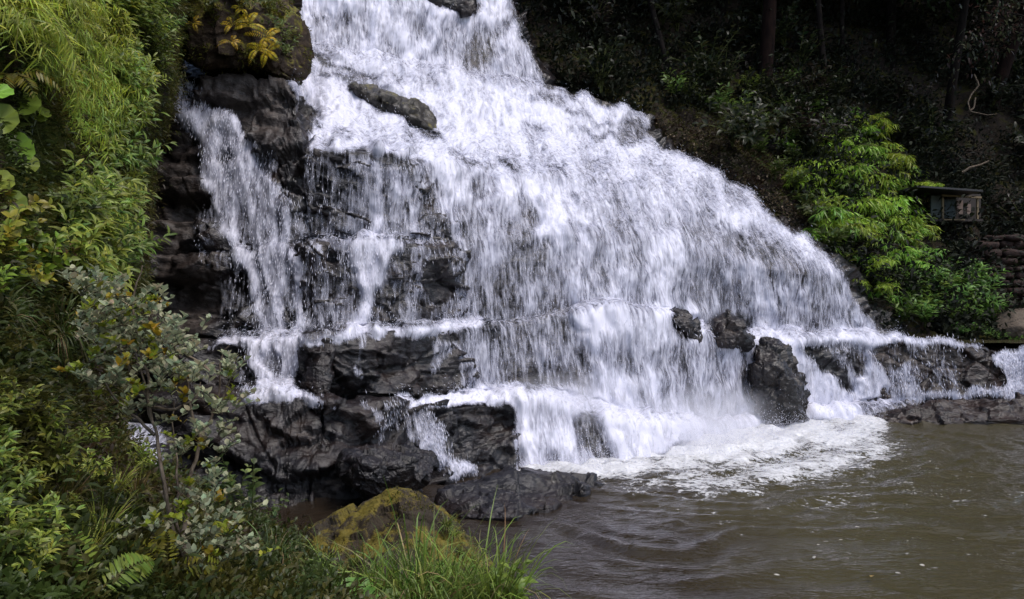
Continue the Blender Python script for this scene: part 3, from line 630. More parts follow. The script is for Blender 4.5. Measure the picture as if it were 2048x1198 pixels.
BL['pyramid'] = boulder("boulder", [(785,978,11.2),(830,985,11.3),(600,1130,10.4),(640,1060,10.8),(700,1020,11),(590,1210,9.6),(760,1130,9.9),(850,1090,10),(905,1060,10.9),(960,1130,10.8),(1020,1190,10.6),(1010,1260,10.2),(800,1300,9.3),(700,1260,9.2),(640,1160,12.5),(800,1000,12.6),(960,1150,12.4),(600,1500,10.5),(1050,1500,11)], M['rock_moss'],
    "pointed boulder coated in yellow moss on the near bank behind the tall grass", 211, 6, .05, .04, 5)
BL['whorl'] = boulder("boulder", [(688,905,17.2),(720,893,17.6),(800,889,17.9),(850,905,17.8),(868,935,17.6),(850,965,17.2),(790,985,16.9),(720,985,16.6),(685,950,16.6),(760,930,16.5),(820,925,16.9),(720,930,16.4),(700,920,18.5),(860,920,18.6),(780,1020,17.6)], M['rock'],
    "low rounded wet rock with curling ridges at the foot of the dark ledge", 221, 6, .035, .05, 7)
BL['flat'] = boulder("boulder", [(875,985,17.4),(960,950,19.2),(1050,945,20),(1160,950,20),(1215,962,19.6),(1190,978,18.8),(1110,985,18.2),(1095,1010,17.2),(1040,1036,16.3),(960,1038,16.2),(890,1020,16.8),(900,1060,16.6),(1100,1060,17),(1220,1000,19.4),(860,1040,18.5)], M['rock'],
    "flat dark wet rock shelf lying at the edge of the pool below the white fall", 231, 6, .05, .07, 4)
BL['split'] = boulder("boulder", [(1508,690,28.65),(1530,676,28.95),(1552,682,28.85),(1580,730,28.45),(1600,790,28.45),(1622,850,28.65),(1530,860,28.05),(1522,790,28.05),(1510,730,28.25),(1560,760,27.75),(1570,830,27.75),(1515,690,30.05),(1570,690,30.25),(1620,860,30.25),(1525,860,29.95)], M['rock_dark'],
    "tall pointed dark brown rock splitting the lower fall in two", 241, 5, .07, .08, 4)
BL['hump'] = boulder("boulder", [(1412,672,28.00),(1428,640,28.30),(1455,628,28.50),(1485,645,28.50),(1506,685,28.40),(1470,695,27.90),(1430,690,27.80),(1455,660,27.70),(1420,690,29.30),(1500,690,29.50),(1455,640,29.50)], M['rock'], "rounded wet hump of rock just above the pointed dark rock", 251, 5, .05, .06, 6)
BL['small'] = boulder("boulder", [(1330,625,27.00),(1350,617,27.20),(1372,622,27.30),(1395,650,27.20),(1402,680,27.10),(1375,672,26.80),(1345,640,26.70),(1335,640,28.20),(1400,680,28.40),(1370,630,28.20)], M['rock'], "small slanting dark rock breaking the white water left of the rounded hump", 261, 5, .05, .06, 6)
BL['upper'] = boulder("boulder", [(700,172,28),(735,176,28.2),(800,192,28.6),(845,212,28.9),(872,250,28.8),(892,275,28.7),(850,262,28.2),(790,232,27.9),(735,200,27.7),(780,205,27.6),(840,240,28),(720,190,29.4),(850,220,30),(885,275,29.8)], M['rock_stripe'],
    "long mossy brown rock dividing the white water high on the fall", 271, 5, .06, .06, 4)
BL['crest'] = boulder("boulder", [(850,-20,33.2),(870,8,33.2),(905,22,33.6),(940,30,34.2),(958,20,34.8),(945,-20,35),(890,-40,34),(860,10,35),(950,25,36)], M['rock'], "dark rock jutting from the very top of the fall", 281, 5, .07, .08, 4)
BL['slab'] = boulder("boulder", [(1735,832,29.6),(1775,814,30),(1850,800,30.4),(1900,806,30.2),(1960,797,30.5),(2100,795,30.8),(2300,795,30.6),(2300,845,28.5),(2048,838,28.6),(1950,838,28.7),(1830,850,28.8),(1780,870,29),(2300,900,28.8),(1780,900,29.5),(1735,850,31),(2300,830,32)], M['rock_brown'],
    "low reddish brown slab between the pool and the brown ledge", 291, 6, .07, .08, 3)
BL['pale'] = boulder("boulder", [(1990,640,36.2),(2010,622,36.4),(2050,616,36.4),(2110,630,36.5),(2130,680,36),(2060,688,35.4),(2005,680,35.4),(1994,660,35.6),(2050,650,35),(2010,640,38),(2110,640,38)], M['rock_pale'], "pale brown boulder at the water's edge beside the low leafy bushes", 301, 5, .05, .03, 2)
BL['block'] = boulder("boulder", [(600,690,19.8),(625,674,19.7),(655,668,19.7),(668,700,19.5),(660,770,19.2),(640,800,19.1),(600,780,19.3),(597,740,19.5),(632,735,19.2),(610,690,20.8),(660,690,20.8),(640,800,20.5)], M['rock'], "smooth dark block standing at the corner of the ledge beside the narrow side stream", 311, 5, .03, .05, 5)

# ------------------------------------------------------------------ drifting spray over the plunge
m = bpy.data.materials.new('mist'); m.use_nodes = True; nt = m.node_tree; nt.nodes.remove(nt.nodes['Principled BSDF']); t = NT(nt)
pv = t.n('ShaderNodeVolumePrincipled'); pv.inputs['Color'].default_value = (.93, .93, .97, 1); pv.inputs['Anisotropy'].default_value = .2
tc = t.n('ShaderNodeTexCoord').outputs['Object']; ln_ = t.n('ShaderNodeVectorMath', operation='LENGTH'); t.l(tc, ln_.inputs[0])
fall = t.math('SUBTRACT', 1.0, ln_.outputs['Value'], True); nn_ = t.noise(t.n('ShaderNodeNewGeometry').outputs['Position'], 2.6, 4, .6)
t.l(t.math('MULTIPLY', t.math('MULTIPLY', t.math('POWER', fall, 1.2), 2.4), t.ramp(nn_, [(.35, (0, 0, 0)), (.7, (1, 1, 1))])), pv.inputs['Density'])
t.l(pv.outputs[0], nt.nodes['Material Output'].inputs['Volume'])
def mist(c, r, rz):
    bm = bmesh.new(); bmesh.ops.create_icosphere(bm, subdivisions=3, radius=1); me = bpy.data.meshes.new("mist"); bm.to_mesh(me); bm.free(); me.materials.append(m)
    o = bpy.data.objects.new("mist", me); C.objects.link(o); o.location = tuple(c); o.scale = r; o.rotation_euler = (0, 0, rz); return tag(o, "fine spray drifting over the foot of the fall", "mist", kind="stuff")
mist(at(1400, 850, 25.0), (2.1, .9, .75), .75)
mist(at(1150, 800, 23.0), (1.3, .8, .5), .3)

def onrock(o):
    co = np.empty(len(o.data.vertices) * 3); o.data.vertices.foreach_get("co", co); co = co.reshape(-1, 3) + np.array(o.location); x, y = sight(co)
    def on(px, py):
        k = np.hypot(x - px, y - py) < 14
        if not k.any(): k = np.hypot(x - px, y - py) <= np.hypot(x - px, y - py).min() + 8
        c = co[k]; return c[c[:, 1].argmin()]
    return on

# ------------------------------------------------------------------ plants: leaf, blade and stem geometry
UPV = np.array([0, 0, 1.0])
def unit(A): return A / (np.linalg.norm(A, axis=-1, keepdims=True) + 1e-9)
def leaves(P, D, L, W, col, droop=.25, fold=.18, rng=None, nrm=None):
    "folded leaf blades: midrib, two flanks and a drooping tip"
    n = len(P); D = unit(D); L = np.broadcast_to(L, (n,)); W = np.broadcast_to(W, (n,))
    ref = UPV[None] + (rng.normal(size=(n, 3)) * .35 if rng is not None else 0) if nrm is None else nrm
    s = unit(np.cross(D, ref)); u = np.cross(s, D)
    def pt(t, w, lift): return P + D * (L * t)[:, None] - UPV * (droop * L * t * t)[:, None] + s * (W * w * .5)[:, None] + u * (W * lift)[:, None]
    V = np.stack([pt(0, 0, 0), pt(.3, .9, fold), pt(.3, 0, 0), pt(.3, -.9, fold), pt(.62, .8, fold), pt(.62, 0, 0), pt(.62, -.8, fold), pt(1, 0, 0)], 1)
    T = np.array([[0,2,1],[0,3,2],[1,2,5],[1,5,4],[2,3,6],[2,6,5],[4,5,7],[5,6,7]])
    return V.reshape(-1, 3), (np.arange(n)[:, None, None] * 8 + T[None]).reshape(-1, 3), np.repeat(col, 8, 0)
def blades(P, D, L, W, col, bend, rng, seg=5):
    "grass blades: tapering strips that arch over"
    n = len(P); D = unit(D); s = unit(np.cross(D, UPV + rng.normal(size=(n, 3)) * .3)); V = []
    for k in range(seg + 1):
        t = k / seg; c = P + D * (L * t * (1 - .25 * bend * t))[:, None] - UPV * (bend * L * t ** 2.2)[:, None]
        w = (W * (1 - t ** 1.6) * .5 + W * .03)[:, None]; V += [c + s * w, c - s * w]
    V = np.stack(V, 1); b = np.arange(n)[:, None, None] * (2 * seg + 2)
    T = np.array([[2*k, 2*k+1, 2*k+3, 2*k+2] for k in range(seg)]); return V.reshape(-1, 3), (b + T[None]).reshape(-1, 4), np.repeat(col, 2 * seg + 2, 0)
def tube(pts, rad, sides=5):
    pts = np.asarray(pts, float); n = len(pts); rad = np.broadcast_to(rad, (n,)); d = unit(np.gradient(pts, axis=0)); a = unit(np.cross(d, np.array([.31, .9, .2]))); b_ = np.cross(d, a)
    an = np.arange(sides) * 2 * math.pi / sides
    V = pts[:, None] + (a[:, None] * np.cos(an)[None, :, None] + b_[:, None] * np.sin(an)[None, :, None]) * rad[:, None, None]
    i = np.arange(n * sides).reshape(n, sides); j = np.roll(i, -1, 1)
    return V.reshape(-1, 3), np.stack([i[:-1], j[:-1], j[1:], i[1:]], -1).reshape(-1, 4)
class Geo:
    def __init__(s): s.V = []; s.F = {3: [], 4: []}; s.C = []; s.n = 0
    def add(s, V, Fa, col=None):
        s.V.append(V); s.F[Fa.shape[1]].append(Fa + s.n); s.n += len(V)
        s.C.append(col if col is not None else np.tile([.08, .09, .03], (len(V), 1)))
    def build(s, name, mat, parent):
        Cc = np.concatenate(s.C); Cc = np.concatenate([Cc, np.ones((len(Cc), 1))], 1)
        return mk(name, np.concatenate(s.V), [np.concatenate(f) for f in s.F.values() if f], mat, parent, {'Col': Cc}, smooth=True)
def jit(c, n, rng, v=.25, warm=0.0):
    c = np.asarray(c, float); k = (1 + rng.normal(size=(n, 1)) * v).clip(.35, 1.9); o = c[None] * k
    o[:, 0] *= (1 + rng.normal(size=n) * .12 + warm * rng.random(n)); return o.clip(.002, .8)
YEL = (.28, .33, .03); LIME = (.24, .32, .03); MID = (.19, .235, .035); DEEP = (.065, .10, .02); GREY = (.31, .36, .21); OLIVE = (.10, .105, .02)  # shrub's grey green is raised: sky sheen on its leaves put into the colour

def herb(name, label, cat, rng, ns=8, h=.32, ll=.075, lw=.018, col=MID, spread=.5, per=9, droop=.35, group=None):
    t = thing(name, label, cat, group=group); G = Geo(); St = Geo()
    for k in range(ns):
        a = rng.random() * 6.283; lean = spread * rng.uniform(.25, 1); hh = h * rng.uniform(.6, 1.1); u = np.linspace(0, 1, 7)
        out = np.array([math.cos(a), math.sin(a), 0]); pts = out * (lean * hh * u ** 1.5)[:, None] + UPV * (hh * (u - .22 * lean * u ** 2))[:, None] + out * .02 * rng.random()
        V, Fq = tube(pts, np.linspace(.0028, .0012, 7) * (h / .32), 4); St.add(V, Fq)
        tt = np.linspace(.25, 1, per); base_ = np.stack([np.interp(tt, u, pts[:, i]) for i in range(3)], 1); dirs = unit(np.gradient(base_, axis=0))
        for sgn in (1, -1):
            ph = np.arange(per) * 1.57 + rng.random() * 6; sd_ = np.stack([np.cos(ph), np.sin(ph), .25 + 0 * ph], 1) * sgn; sd_[:, 2] = np.abs(sd_[:, 2])
            D = sd_ + dirs * .55 + out * .3; sc = np.clip(1.25 - .5 * np.abs(tt - .65) * 2, .4, 1.2) * rng.uniform(.75, 1.15, per)
            G.add(*leaves(base_, D, ll * sc, lw * sc, jit(col, per, rng, .28, .2), droop, .15, rng))
    St.build("stem", M['stem'], t); G.build("foliage", M['leaf'], t); return t
def drooper(name, label, cat, rng, ns=16, h=.55, ll=.10, lw=.010, col=YEL, per=14, group=None):
    "arching cane grass whose narrow leaves hang"
    t = thing(name, label, cat, group=group); G = Geo(); St = Geo()
    for k in range(ns):
        a = rng.random() * 6.283; out = np.array([math.cos(a), math.sin(a), 0]); hh = h * rng.uniform(.55, 1.15); u = np.linspace(0, 1, 9)
        pts = out * (hh * .75 * u ** 1.3)[:, None] + UPV * (hh * (1.1 * u - 1.15 * u ** 2.4))[:, None] + rng.normal(size=3) * .03
        V, Fq = tube(pts, np.linspace(.0025, .0008, 9) * h / .5, 4); St.add(V, Fq, np.tile([.16, .15, .03], (len(V), 1)))
        tt = np.linspace(.2, 1, per); base_ = np.stack([np.interp(tt, u, pts[:, i]) for i in range(3)], 1)
        for sgn in (1, -1):
            sd_ = unit(np.cross(unit(np.gradient(base_, axis=0)), UPV)) * sgn
            D = sd_ * .55 + out * .35 + np.array([0, 0, -.4]) + rng.normal(size=(per, 3)) * .42
            G.add(*leaves(base_, D, ll * rng.uniform(.45, 1.3, per), lw * rng.uniform(.8, 1.2, per), jit(col, per, rng, .22, .15), .35, .1, rng))
    St.build("stem", M['grass'], t); G.build("foliage", M['leaf'], t); return t
def tussock(name, label, cat, rng, n=130, L=.5, W=.007, col=MID, bend=.55, splay=.5, group=None, dry=.1):
    t = thing(name, label, cat, group=group); a = rng.random(n) * 6.283; r = splay * np.sqrt(rng.random(n))
    D = np.stack([np.cos(a) * r, np.sin(a) * r, np.ones(n)], 1) + rng.normal(size=(n, 3)) * .08
    P = np.stack([np.cos(a), np.sin(a), 0 * a], 1) * (.05 * rng.random(n))[:, None] * L / .5
    cc = jit(col, n, rng, .25, .2); dr = rng.random(n) < dry; cc[dr] = jit((.2, .15, .07), dr.sum(), rng, .2)
    G = Geo(); G.add(*blades(P, D, L * rng.uniform(.5, 1.15, n), W * rng.uniform(.6, 1.3, n), cc, bend * rng.uniform(.4, 1.5, n), rng)); G.build("blades", M['grass'], t); return t
def fern(name, label, cat, rng, nf=7, L=.4, col=MID, group=None, pl=.07):
    t = thing(name, label, cat, group=group); G = Geo()
    for k in range(nf):
        a = k * 6.283 / nf + rng.normal() * .3; out = np.array([math.cos(a), math.sin(a), 0]); l = L * rng.uniform(.7, 1.1); u = np.linspace(0, 1, 18)
        pts = out * (l * .8 * u)[:, None] + UPV * (l * (.75 * u - .85 * u ** 2.2))[:, None]
        V, Fq = tube(pts[::3], np.linspace(.002, .0008, 6), 4); G.add(V, Fq, np.tile([.12, .1, .03], (len(V), 1)))
        d = unit(np.gradient(pts, axis=0)); sd_ = unit(np.cross(d, UPV)); pr = pl * np.sin(math.pi * (u * .86 + .12)) * L / .4
        for sg in (1, -1): G.add(*leaves(pts, sd_ * sg + d * .45 - UPV * .15, pr, pr * .24, jit(col, 18, rng, .18, .1), .2, .05, rng))
    G.build("fronds", M['leaf'], t); return t
def roundleaf(name, label, cat, rng, spots_, col=(.17, .23, .03)):
    "large kidney-round leaves on stalks; spots_ are (offset, radius, facing)"
    t = thing(name, label, cat)
    for (o_, r, nrm) in spots_:
        o_ = np.array(o_, float); nrm = unit(np.array(nrm, float)); s = unit(np.cross(nrm, UPV + np.array([.1, .2, 0]))); u = np.cross(s, nrm)
        V = [o_ - nrm * r * .12]; Cl = []; nA, nR = 26, 4; c0 = jit(col, 1, rng, .15)[0]
        for k in range(1, nR + 1):
            for j in range(nA):
                a = .22 + j / (nA - 1) * (6.283 - .44) - math.pi / 2; rr = r * k / nR * (1 + .03 * math.sin(j * 2.4) * (k == nR))
                wob = .07 * math.cos(a * 7) * (k / nR) + .16 * (k / nR) ** 2
                V.append(o_ + (s * math.cos(a) + u * math.sin(a)) * rr + nrm * r * (wob - .12))
        T = [[0, 1 + j, 2 + j] for j in range(nA - 1)]; Q = []
        for k in range(nR - 1):
            b0 = 1 + k * nA; Q += [[b0 + j, b0 + nA + j, b0 + nA + j + 1, b0 + j + 1] for j in range(nA - 1)]
        cc = np.tile(c0, (len(V), 1)); vein = (np.arange(len(V)) % nA % 4 == 0); cc[vein] *= 1.25
        G = Geo(); G.add(np.array(V), np.array(T), cc); G.F[4].append(np.array(Q)); lf_ = G.build("leaf", M['leaf'], t)
        S2 = Geo(); end = np.array([o_[0] * .55, o_[1] + .12, o_[2] - r * 3.2]); uu = np.linspace(0, 1, 8)[:, None]
        V2, F2 = tube((1 - uu) ** 2 * (o_ - nrm * r * .12) + 2 * uu * (1 - uu) * (o_ * .8 - UPV * r * 1.2) + uu ** 2 * end, .0035, 5); S2.add(V2, F2); S2.build("stalk", M['stem'], t)
    return t
def place(o, P, spin=0, lean=(0, 0), sc=1.0):
    "stand a plant at P, leaning towards +x / +y by the given angles"
    o.location = tuple(P); o.scale = (sc,) * 3
    o.rotation_euler = (Matrix.Rotation(lean[0], 3, 'Y') @ Matrix.Rotation(-lean[1], 3, 'X') @ Matrix.Rotation(spin, 3, 'Z')).to_euler()
def spread(protos, spots_, group, labels=None, lean=(.5, -.25), sc=(.8, 1.25), rng=None, surf=None):
    for i, s_ in enumerate(spots_):
        o = protos[i] if i < len(protos) else dup(protos[i % len(protos)])
        if group: o["group"] = group
        if labels: o["label"] = labels[min(i, len(labels) - 1)]
        place(o, surf(*s_[:2]), rng.random() * 6.28, (lean[0] + rng.normal() * .15, lean[1] + rng.normal() * .15), (s_[2] if len(s_) > 2 else 1) * rng.uniform(*sc))
def scatter(poly, step, rng, j=.45):
    p = np.array(poly); xs = np.arange(p[:, 0].min(), p[:, 0].max(), step); ys = np.arange(p[:, 1].min(), p[:, 1].max(), step)
    X, Y = np.meshgrid(xs, ys); X = (X + rng.uniform(-j, j, X.shape) * step).ravel(); Y = (Y + rng.uniform(-j, j, Y.shape) * step).ravel()
    k = inpoly(poly, X, Y); return list(zip(X[k], Y[k]))
rg = np.random.default_rng(12)

# ---- left bank
pr = [herb("herb", "leafy green herb", "plant", rg, 9, .34, .085, .019, c) for c in (MID, (.13, .20, .03), (.17, .23, .035), (.10, .165, .028))]
sp = scatter([(190,-20),(335,-20),(330,60),(320,150),(268,230),(258,420),(240,560),(140,620),(110,560),(150,430),(190,330),(205,240),(225,150)], 29, rg)
spread(pr, sp, "leafy herbs on the left bank", ["dark green lance-leaved herb in the thicket edging the left bank beside the side stream"], (.55, -.35), (.95, 1.4), rg, onL)
pr = [herb("herb", "leafy green herb", "plant", rg, 9, .30, .08, .02, c, .6, 8) for c in ((.15, .20, .03), (.11, .16, .025), MID)]
sp = scatter([(-60,840),(70,860),(120,900),(190,880),(280,930),(270,980),(170,1000),(120,1120),(60,1200),(-60,1200)], 62, rg)
spread(pr, sp, "pointed-leaved herbs low on the left bank", ["bright pointed-leaved herb in the patch below the hanging grass tussock, bottom left corner"], (.35, -.35), (.45, .65), rg, onL)
pr = [drooper("cane_grass", "yellow green cane grass", "grass", rg, 18, .55, .12, .010, c) for c in (YEL, (.22, .30, .03), (.17, .25, .03))]
sp = [(60,10),(95,30),(130,-10),(170,20),(70,80),(110,70),(150,60),(190,80),(60,130),(100,130),(140,110),(185,130),(215,120),(90,170),(130,165),(170,170),(205,170),(130,215),(165,225),(150,265),(185,215),(215,40),(40,60),(175,300),(10,20),(20,70)]
spread(pr, sp, "yellow green cane grass", ["yellowish cane grass with drooping narrow leaves, high on the left bank above the round leaves"], (.6, -.35), (.6, .95), rg, onL)
# round leaves
def rl(pxs, label):
    pts = [(onL(x, y) + np.array([.06, -.16, .03]), size(r, bankY(LB, x, y)), n) for x, y, r, n in pxs]; c = np.mean([p[0] for p in pts], 0); c = c + np.array([-.05, .1, -.25])
    t = roundleaf("round_leaf_plant", label, "plant", rg, [(p - c, r, n) for p, r, n in pts]); t.location = tuple(c)
rl([(8,208,30,(.3,-.6,.8)),(48,222,40,(.5,-.7,.5)),(72,250,30,(.5,-.3,.9)),(15,262,34,(.3,-.9,.3)),(38,320,40,(.4,-.9,.3)),(62,345,26,(.6,-.7,.5)),(85,240,26,(.7,-.3,.9))], "cluster of large round leaves under the yellow cane grass at the left edge")
rl([(100,438,25,(.3,-.95,.2)),(35,425,30,(.4,-.8,.5)),(12,385,30,(.3,-.8,.5)),(55,470,22,(.5,-.7,.5)),(20,460,26,(.3,-.8,.6))], "large flat round leaves lit from above, halfway up the left edge")
rl([(150,472,19,(.4,-.7,.7)),(160,512,20,(.3,-.8,.5)),(140,500,22,(.4,-.7,.6)),(168,492,15,(.6,-.6,.6))], "small group of pale round leaves just above the grey green shrub")
# yellow green oval-leaved plants
pr = [herb("herb", "x", "plant", rg, 7, .22, .065, .034, c, .6, 5, .3) for c in ((.2, .22, .02), (.13, .19, .02))]
spread(pr, [(5,520,1),(40,500,1),(75,520,.9),(20,570,1),(60,575,1),(95,545,.9),(30,440,.8),(-10,600,1)], "yellow oval-leaved plants", ["yellowing broad-leaved plant under the round leaves at the left edge"], (.4, -.5), (.8, 1.1), rg, onL)
pr = [herb("herb", "faded plant with pinkish brown leaves beside the yellowing broad-leaved plants", "plant", rg, 4, .2, .05, .028, (.2, .12, .08), .5, 5)]
spread(pr, [(118,540)], None, None, (.4, -.5), (.9, 1), rg, onL)
# tussocks
pr = [tussock("grass_tussock", "x", "grass", rg, 220, .62, .006, c, 1.0, .75, dry=.18) for c in ((.05, .085, .015), (.07, .10, .02))]
spread(pr, [(165,700,1.0),(255,865,.62),(65,690,.7)], None, ["long drooping grass tussock hanging over the left bank behind the shrub", "small arching grass tussock beside the lowest white trickle", "dark drooping grass tuft near the left edge beside the long tussock"], (.35, -.55), (.95, 1.05), rg, lambda x, y: onL(x, y) + np.array([.2, -.6, .12]))
pr = [tussock("grass_tussock", "x", "grass", rg, 120, .34, .005, c, .5, .6, dry=.15) for c in (MID, OLIVE)]
spread(pr, [(230,985,.8),(270,1000,.8),(200,1080,.9),(120,1010,.9),(330,1090,.7),(90,940,.8),(160,1140,.8)], "short grass tufts on the near bank", ["short mixed grass tuft on the near bank below the shrub"], (.2, -.2), (.8, 1.1), rg, onL)
pr = [tussock("grass_tussock", "x", "grass", rg, 190, .42, .005, (.055, .095, .022), 1.1, .9, dry=.1)]
spread(pr, [(545,1120,1)], None, ["fine arching grass tuft drooping between the shrub and the mossy pointed boulder"], (.1, -.1), (1, 1), rg, onL)
pr = [tussock("grass_tussock", "x", "grass", rg, 80, .85, .009, c, .6, .7, dry=.06) for c in ((.12, .2, .03), (.09, .16, .025), (.14, .2, .04))]
sp = [(700,1240),(750,1235),(800,1225),(840,1240),(880,1225),(920,1240),(955,1225),(830,1205),(900,1200),(985,1235),(780,1260),(870,1262),(1000,1215),(650,1250)]
def onF(px, py): return at(px, py, 8.2 - (py - 1200) * .008)
spread(pr, sp, "fresh green grass in front of the mossy boulder", ["fresh green long-bladed grass clump in front of the mossy pointed boulder"], (.05, -.05), (.75, 1.05), rg, onF)
pr = [herb("herb", "x", "plant", rg, 5, .16, .075, .03, (.13, .2, .03), .6, 4)]
spread(pr, [(1020,1215,1.2),(990,1190,.8),(500,1185,1.2),(540,1200,1.2),(450,1195,1.1)], None, ["broad-leaved green plant at the water's edge right of the fresh grass", "small green plant at the foot of the mossy boulder's right side", "lime green fern-like plant at the bottom beside the fine grass tuft", "lime green leafy plant at the bottom edge below the fine grass tuft", "lime green leafy plant at the bottom edge under the shrub"], (.05, -.1), (.9, 1.1), rg, onF)
t = roundleaf("round_leaf_plant", "single broad rounded green leaf lying among the fresh grass at the bottom edge", "plant", rg, [((0, 0, 0), .11, (.1, -.4, .9)), ((.16, .05, -.05), .07, (.2, -.5, .8))], (.12, .19, .03)); t.location = tuple(at(710, 1188, 7.6))
# ferns
pr = [fern("fern", "x", "fern", rg, 6, .42, c, pl=.075) for c in ((.2, .2, .02), (.12, .17, .025))]
spread(pr, [(12,150,.9),(8,110,.7),(150,640,.6),(165,690,.5),(330,1150,.8),(180,1195,.8),(390,1100,.7)], None, ["yellowing fern frond drooping at the left edge beside the yellow cane grass", "small yellow fern high at the left edge", "yellow fern tips showing behind the grey green shrub", "small yellow fern below the shrub's leftmost leaves", "dark fern under the shrub's stems", "fern at the bottom edge left of the shrub's foot", "fern crowded against the shrub's trunk"], (.5, -.5), (.9, 1.1), rg, onL)
pr = [fern("fern", "x", "fern", rg, 4, .5, (.46, .33, .02), pl=.06)]
spread(pr, [(505,62,.8),(545,72,.9),(475,55,.7),(548,102,.8),(470,75,.6),(385,45,.6),(525,110,.7),(495,25,.5)], "yellow ferns on the overhanging boulder", ["golden yellow fern hanging on the mossy overhanging boulder"], (.3, -1.1), (.9, 1.1), rg, onrock(BL['overhang']))

# ---- the shrub in front of the dark ledge
def curve(pts, n=14):
    pts = np.array(pts, float); i = np.linspace(0, len(pts) - 1, n); return np.stack([np.interp(i, np.arange(len(pts)), pts[:, k]) for k in range(3)], 1)
sh = thing("shrub", "grey green shrub with pale forking stems in front of the dark ledge", "shrub", tuple(at(395, 1180, 6.4))); off = np.array(sh.location)
def path(l, Y): return np.array([at(x, y, Y + dy) for x, y, dy in l]) - off
r8 = lambda a, b_, n=14: np.linspace(size(a, 6.4), size(b_, 6.4), n) / 2
V, Fq = tube(curve(path([(405,1230,0),(385,1150,0),(372,1110,0),(362,1080,0)], 6.4)), r8(26, 20), 8); mk("trunk", V, Fq, M['bark'], sh)
BR = [[(362,1085,0),(340,1060,0),(330,1000,-.1),(322,940,-.1),(312,880,0),(302,840,0),(296,800,.1),(280,740,.1),(262,690,.2)], [(310,870,0),(285,845,.1),(248,820,.2),(225,790,.3),(200,745,.3)], [(365,1085,0),(382,1010,.1),(385,940,.2),(400,880,.2),(425,830,.3),(440,780,.3),(436,730,.3),(455,690,.3)],
      [(400,880,.2),(380,810,.1),(370,760,.1),(350,700,0),(330,650,0)], [(430,745,.3),(390,715,.3),(340,690,.2),(300,640,.2)], [(296,810,.1),(350,820,0),(385,800,0),(405,760,0)], [(362,1080,0),(352,1020,.2),(356,950,.3),(350,880,.4),(345,800,.4)], [(425,830,.3),(445,800,.2),(470,720,.2)],
      [(302,840,0),(296,760,0),(270,650,0),(266,600,0),(280,530,0)], [(296,800,.1),(240,700,.2),(200,620,.3)]]
for i, l in enumerate(BR):
    c = curve(path(l, 6.4), 22); c += (np.stack([vnoise(c * 14 + i, s) for s in (1, 2, 3)], 1) - .5) * .022; V, Fq = tube(c, r8(11 if i in (0, 2) else 7, 2.5, 22), 6); mk("branch", V, Fq, M['bark'], sh)
G = Geo(); TW = Geo()
CL = [(190,600,45,60),(235,620,45,70),(280,600,34,40),(220,680,45,60),(270,660,40,50),(310,690,45,60),(350,670,34,45),(375,690,24,26),(300,740,50,60),(240,740,34,40),(180,650,36,40),(350,750,42,50),(390,760,36,40),(420,790,40,50),(462,740,22,34),(470,790,20,30),(330,820,45,50),(280,780,36,34),(260,800,30,28),(400,850,36,40),(350,880,40,40),(440,850,26,30),
      (310,590,24,22),(210,560,34,34),(160,560,26,24),(420,900,34,36),(400,950,34,40),(430,1000,34,40),(370,1000,34,36),(390,1050,40,50),(330,1040,40,40),(440,1060,40,50),(300,1090,44,46),(360,1110,50,56),(420,1120,44,50),(480,1090,34,40),(250,1040,24,24),(160,735,22,24),(200,770,22,22),(480,1020,26,30)]
for cx_, cy_, r_, n_ in CL:
    Yc = 6.3 + rg.normal() * .25 if cy_ < 900 else 6.2 + rg.normal() * .2
    for k in range(max(5, int(n_ * (.42 if cy_ < 760 else .22)))):
        q_ = np.array([cx_ + rg.normal() * r_ * .5, cy_ + rg.normal() * r_ * .5]); st_ = at(q_[0], q_[1] + 16, Yc + rg.normal() * .25); d_ = unit(np.array([rg.normal() * .7, rg.normal() * .7, 1.0])); l_ = size(rg.uniform(24, 50), 6.3); u_ = np.linspace(0, 1, 6)[:, None]
        pts = st_ + d_ * l_ * u_ + np.array([.2, 0, -.3]) * l_ * u_ ** 2 - off; V, Fq = tube(pts, .0015, 4); G.add(V, Fq, np.tile([.1, .08, .05], (len(V), 1)))
        nl = 8; tt = np.linspace(.15, 1, nl)[:, None]; b0 = st_ + d_ * l_ * tt + np.array([.2, 0, -.3]) * l_ * tt ** 2 - off; ph = np.arange(nl) * 2.4; D = np.stack([np.cos(ph), np.sin(ph), .5 + 0 * ph], 1) + d_ * .5; cc = jit(GREY if rg.random() < .82 else LIME, nl, rg, .22, .1)
        if rg.random() < .05: cc = jit((.35, .28, .02), nl, rg, .2)
        s_ = size(rg.uniform(15, 23), 6.3); G.add(*leaves(b0, D, s_ * rg.uniform(.7, 1.15, nl), s_ * .52, cc, .15, .1, rg))
G.build("foliage", M['leaf'], sh)
pr = [herb("sapling", "x", "plant", rg, 4, .24, .045, .024, (.10, .15, .045), .35, 6)]
spread(pr, [(505,1040,1.0),(470,1020,.9),(535,1060,.7),(430,1035,.9),(470,1110,1),(590,1190,.8)], "oval-leaved saplings below the shrub", ["oval-leaved sapling rising beside the shrub in front of the dark ledge"], (0, 0), (.9, 1.1), rg, lambda x, y: at(x, y, 6.7))
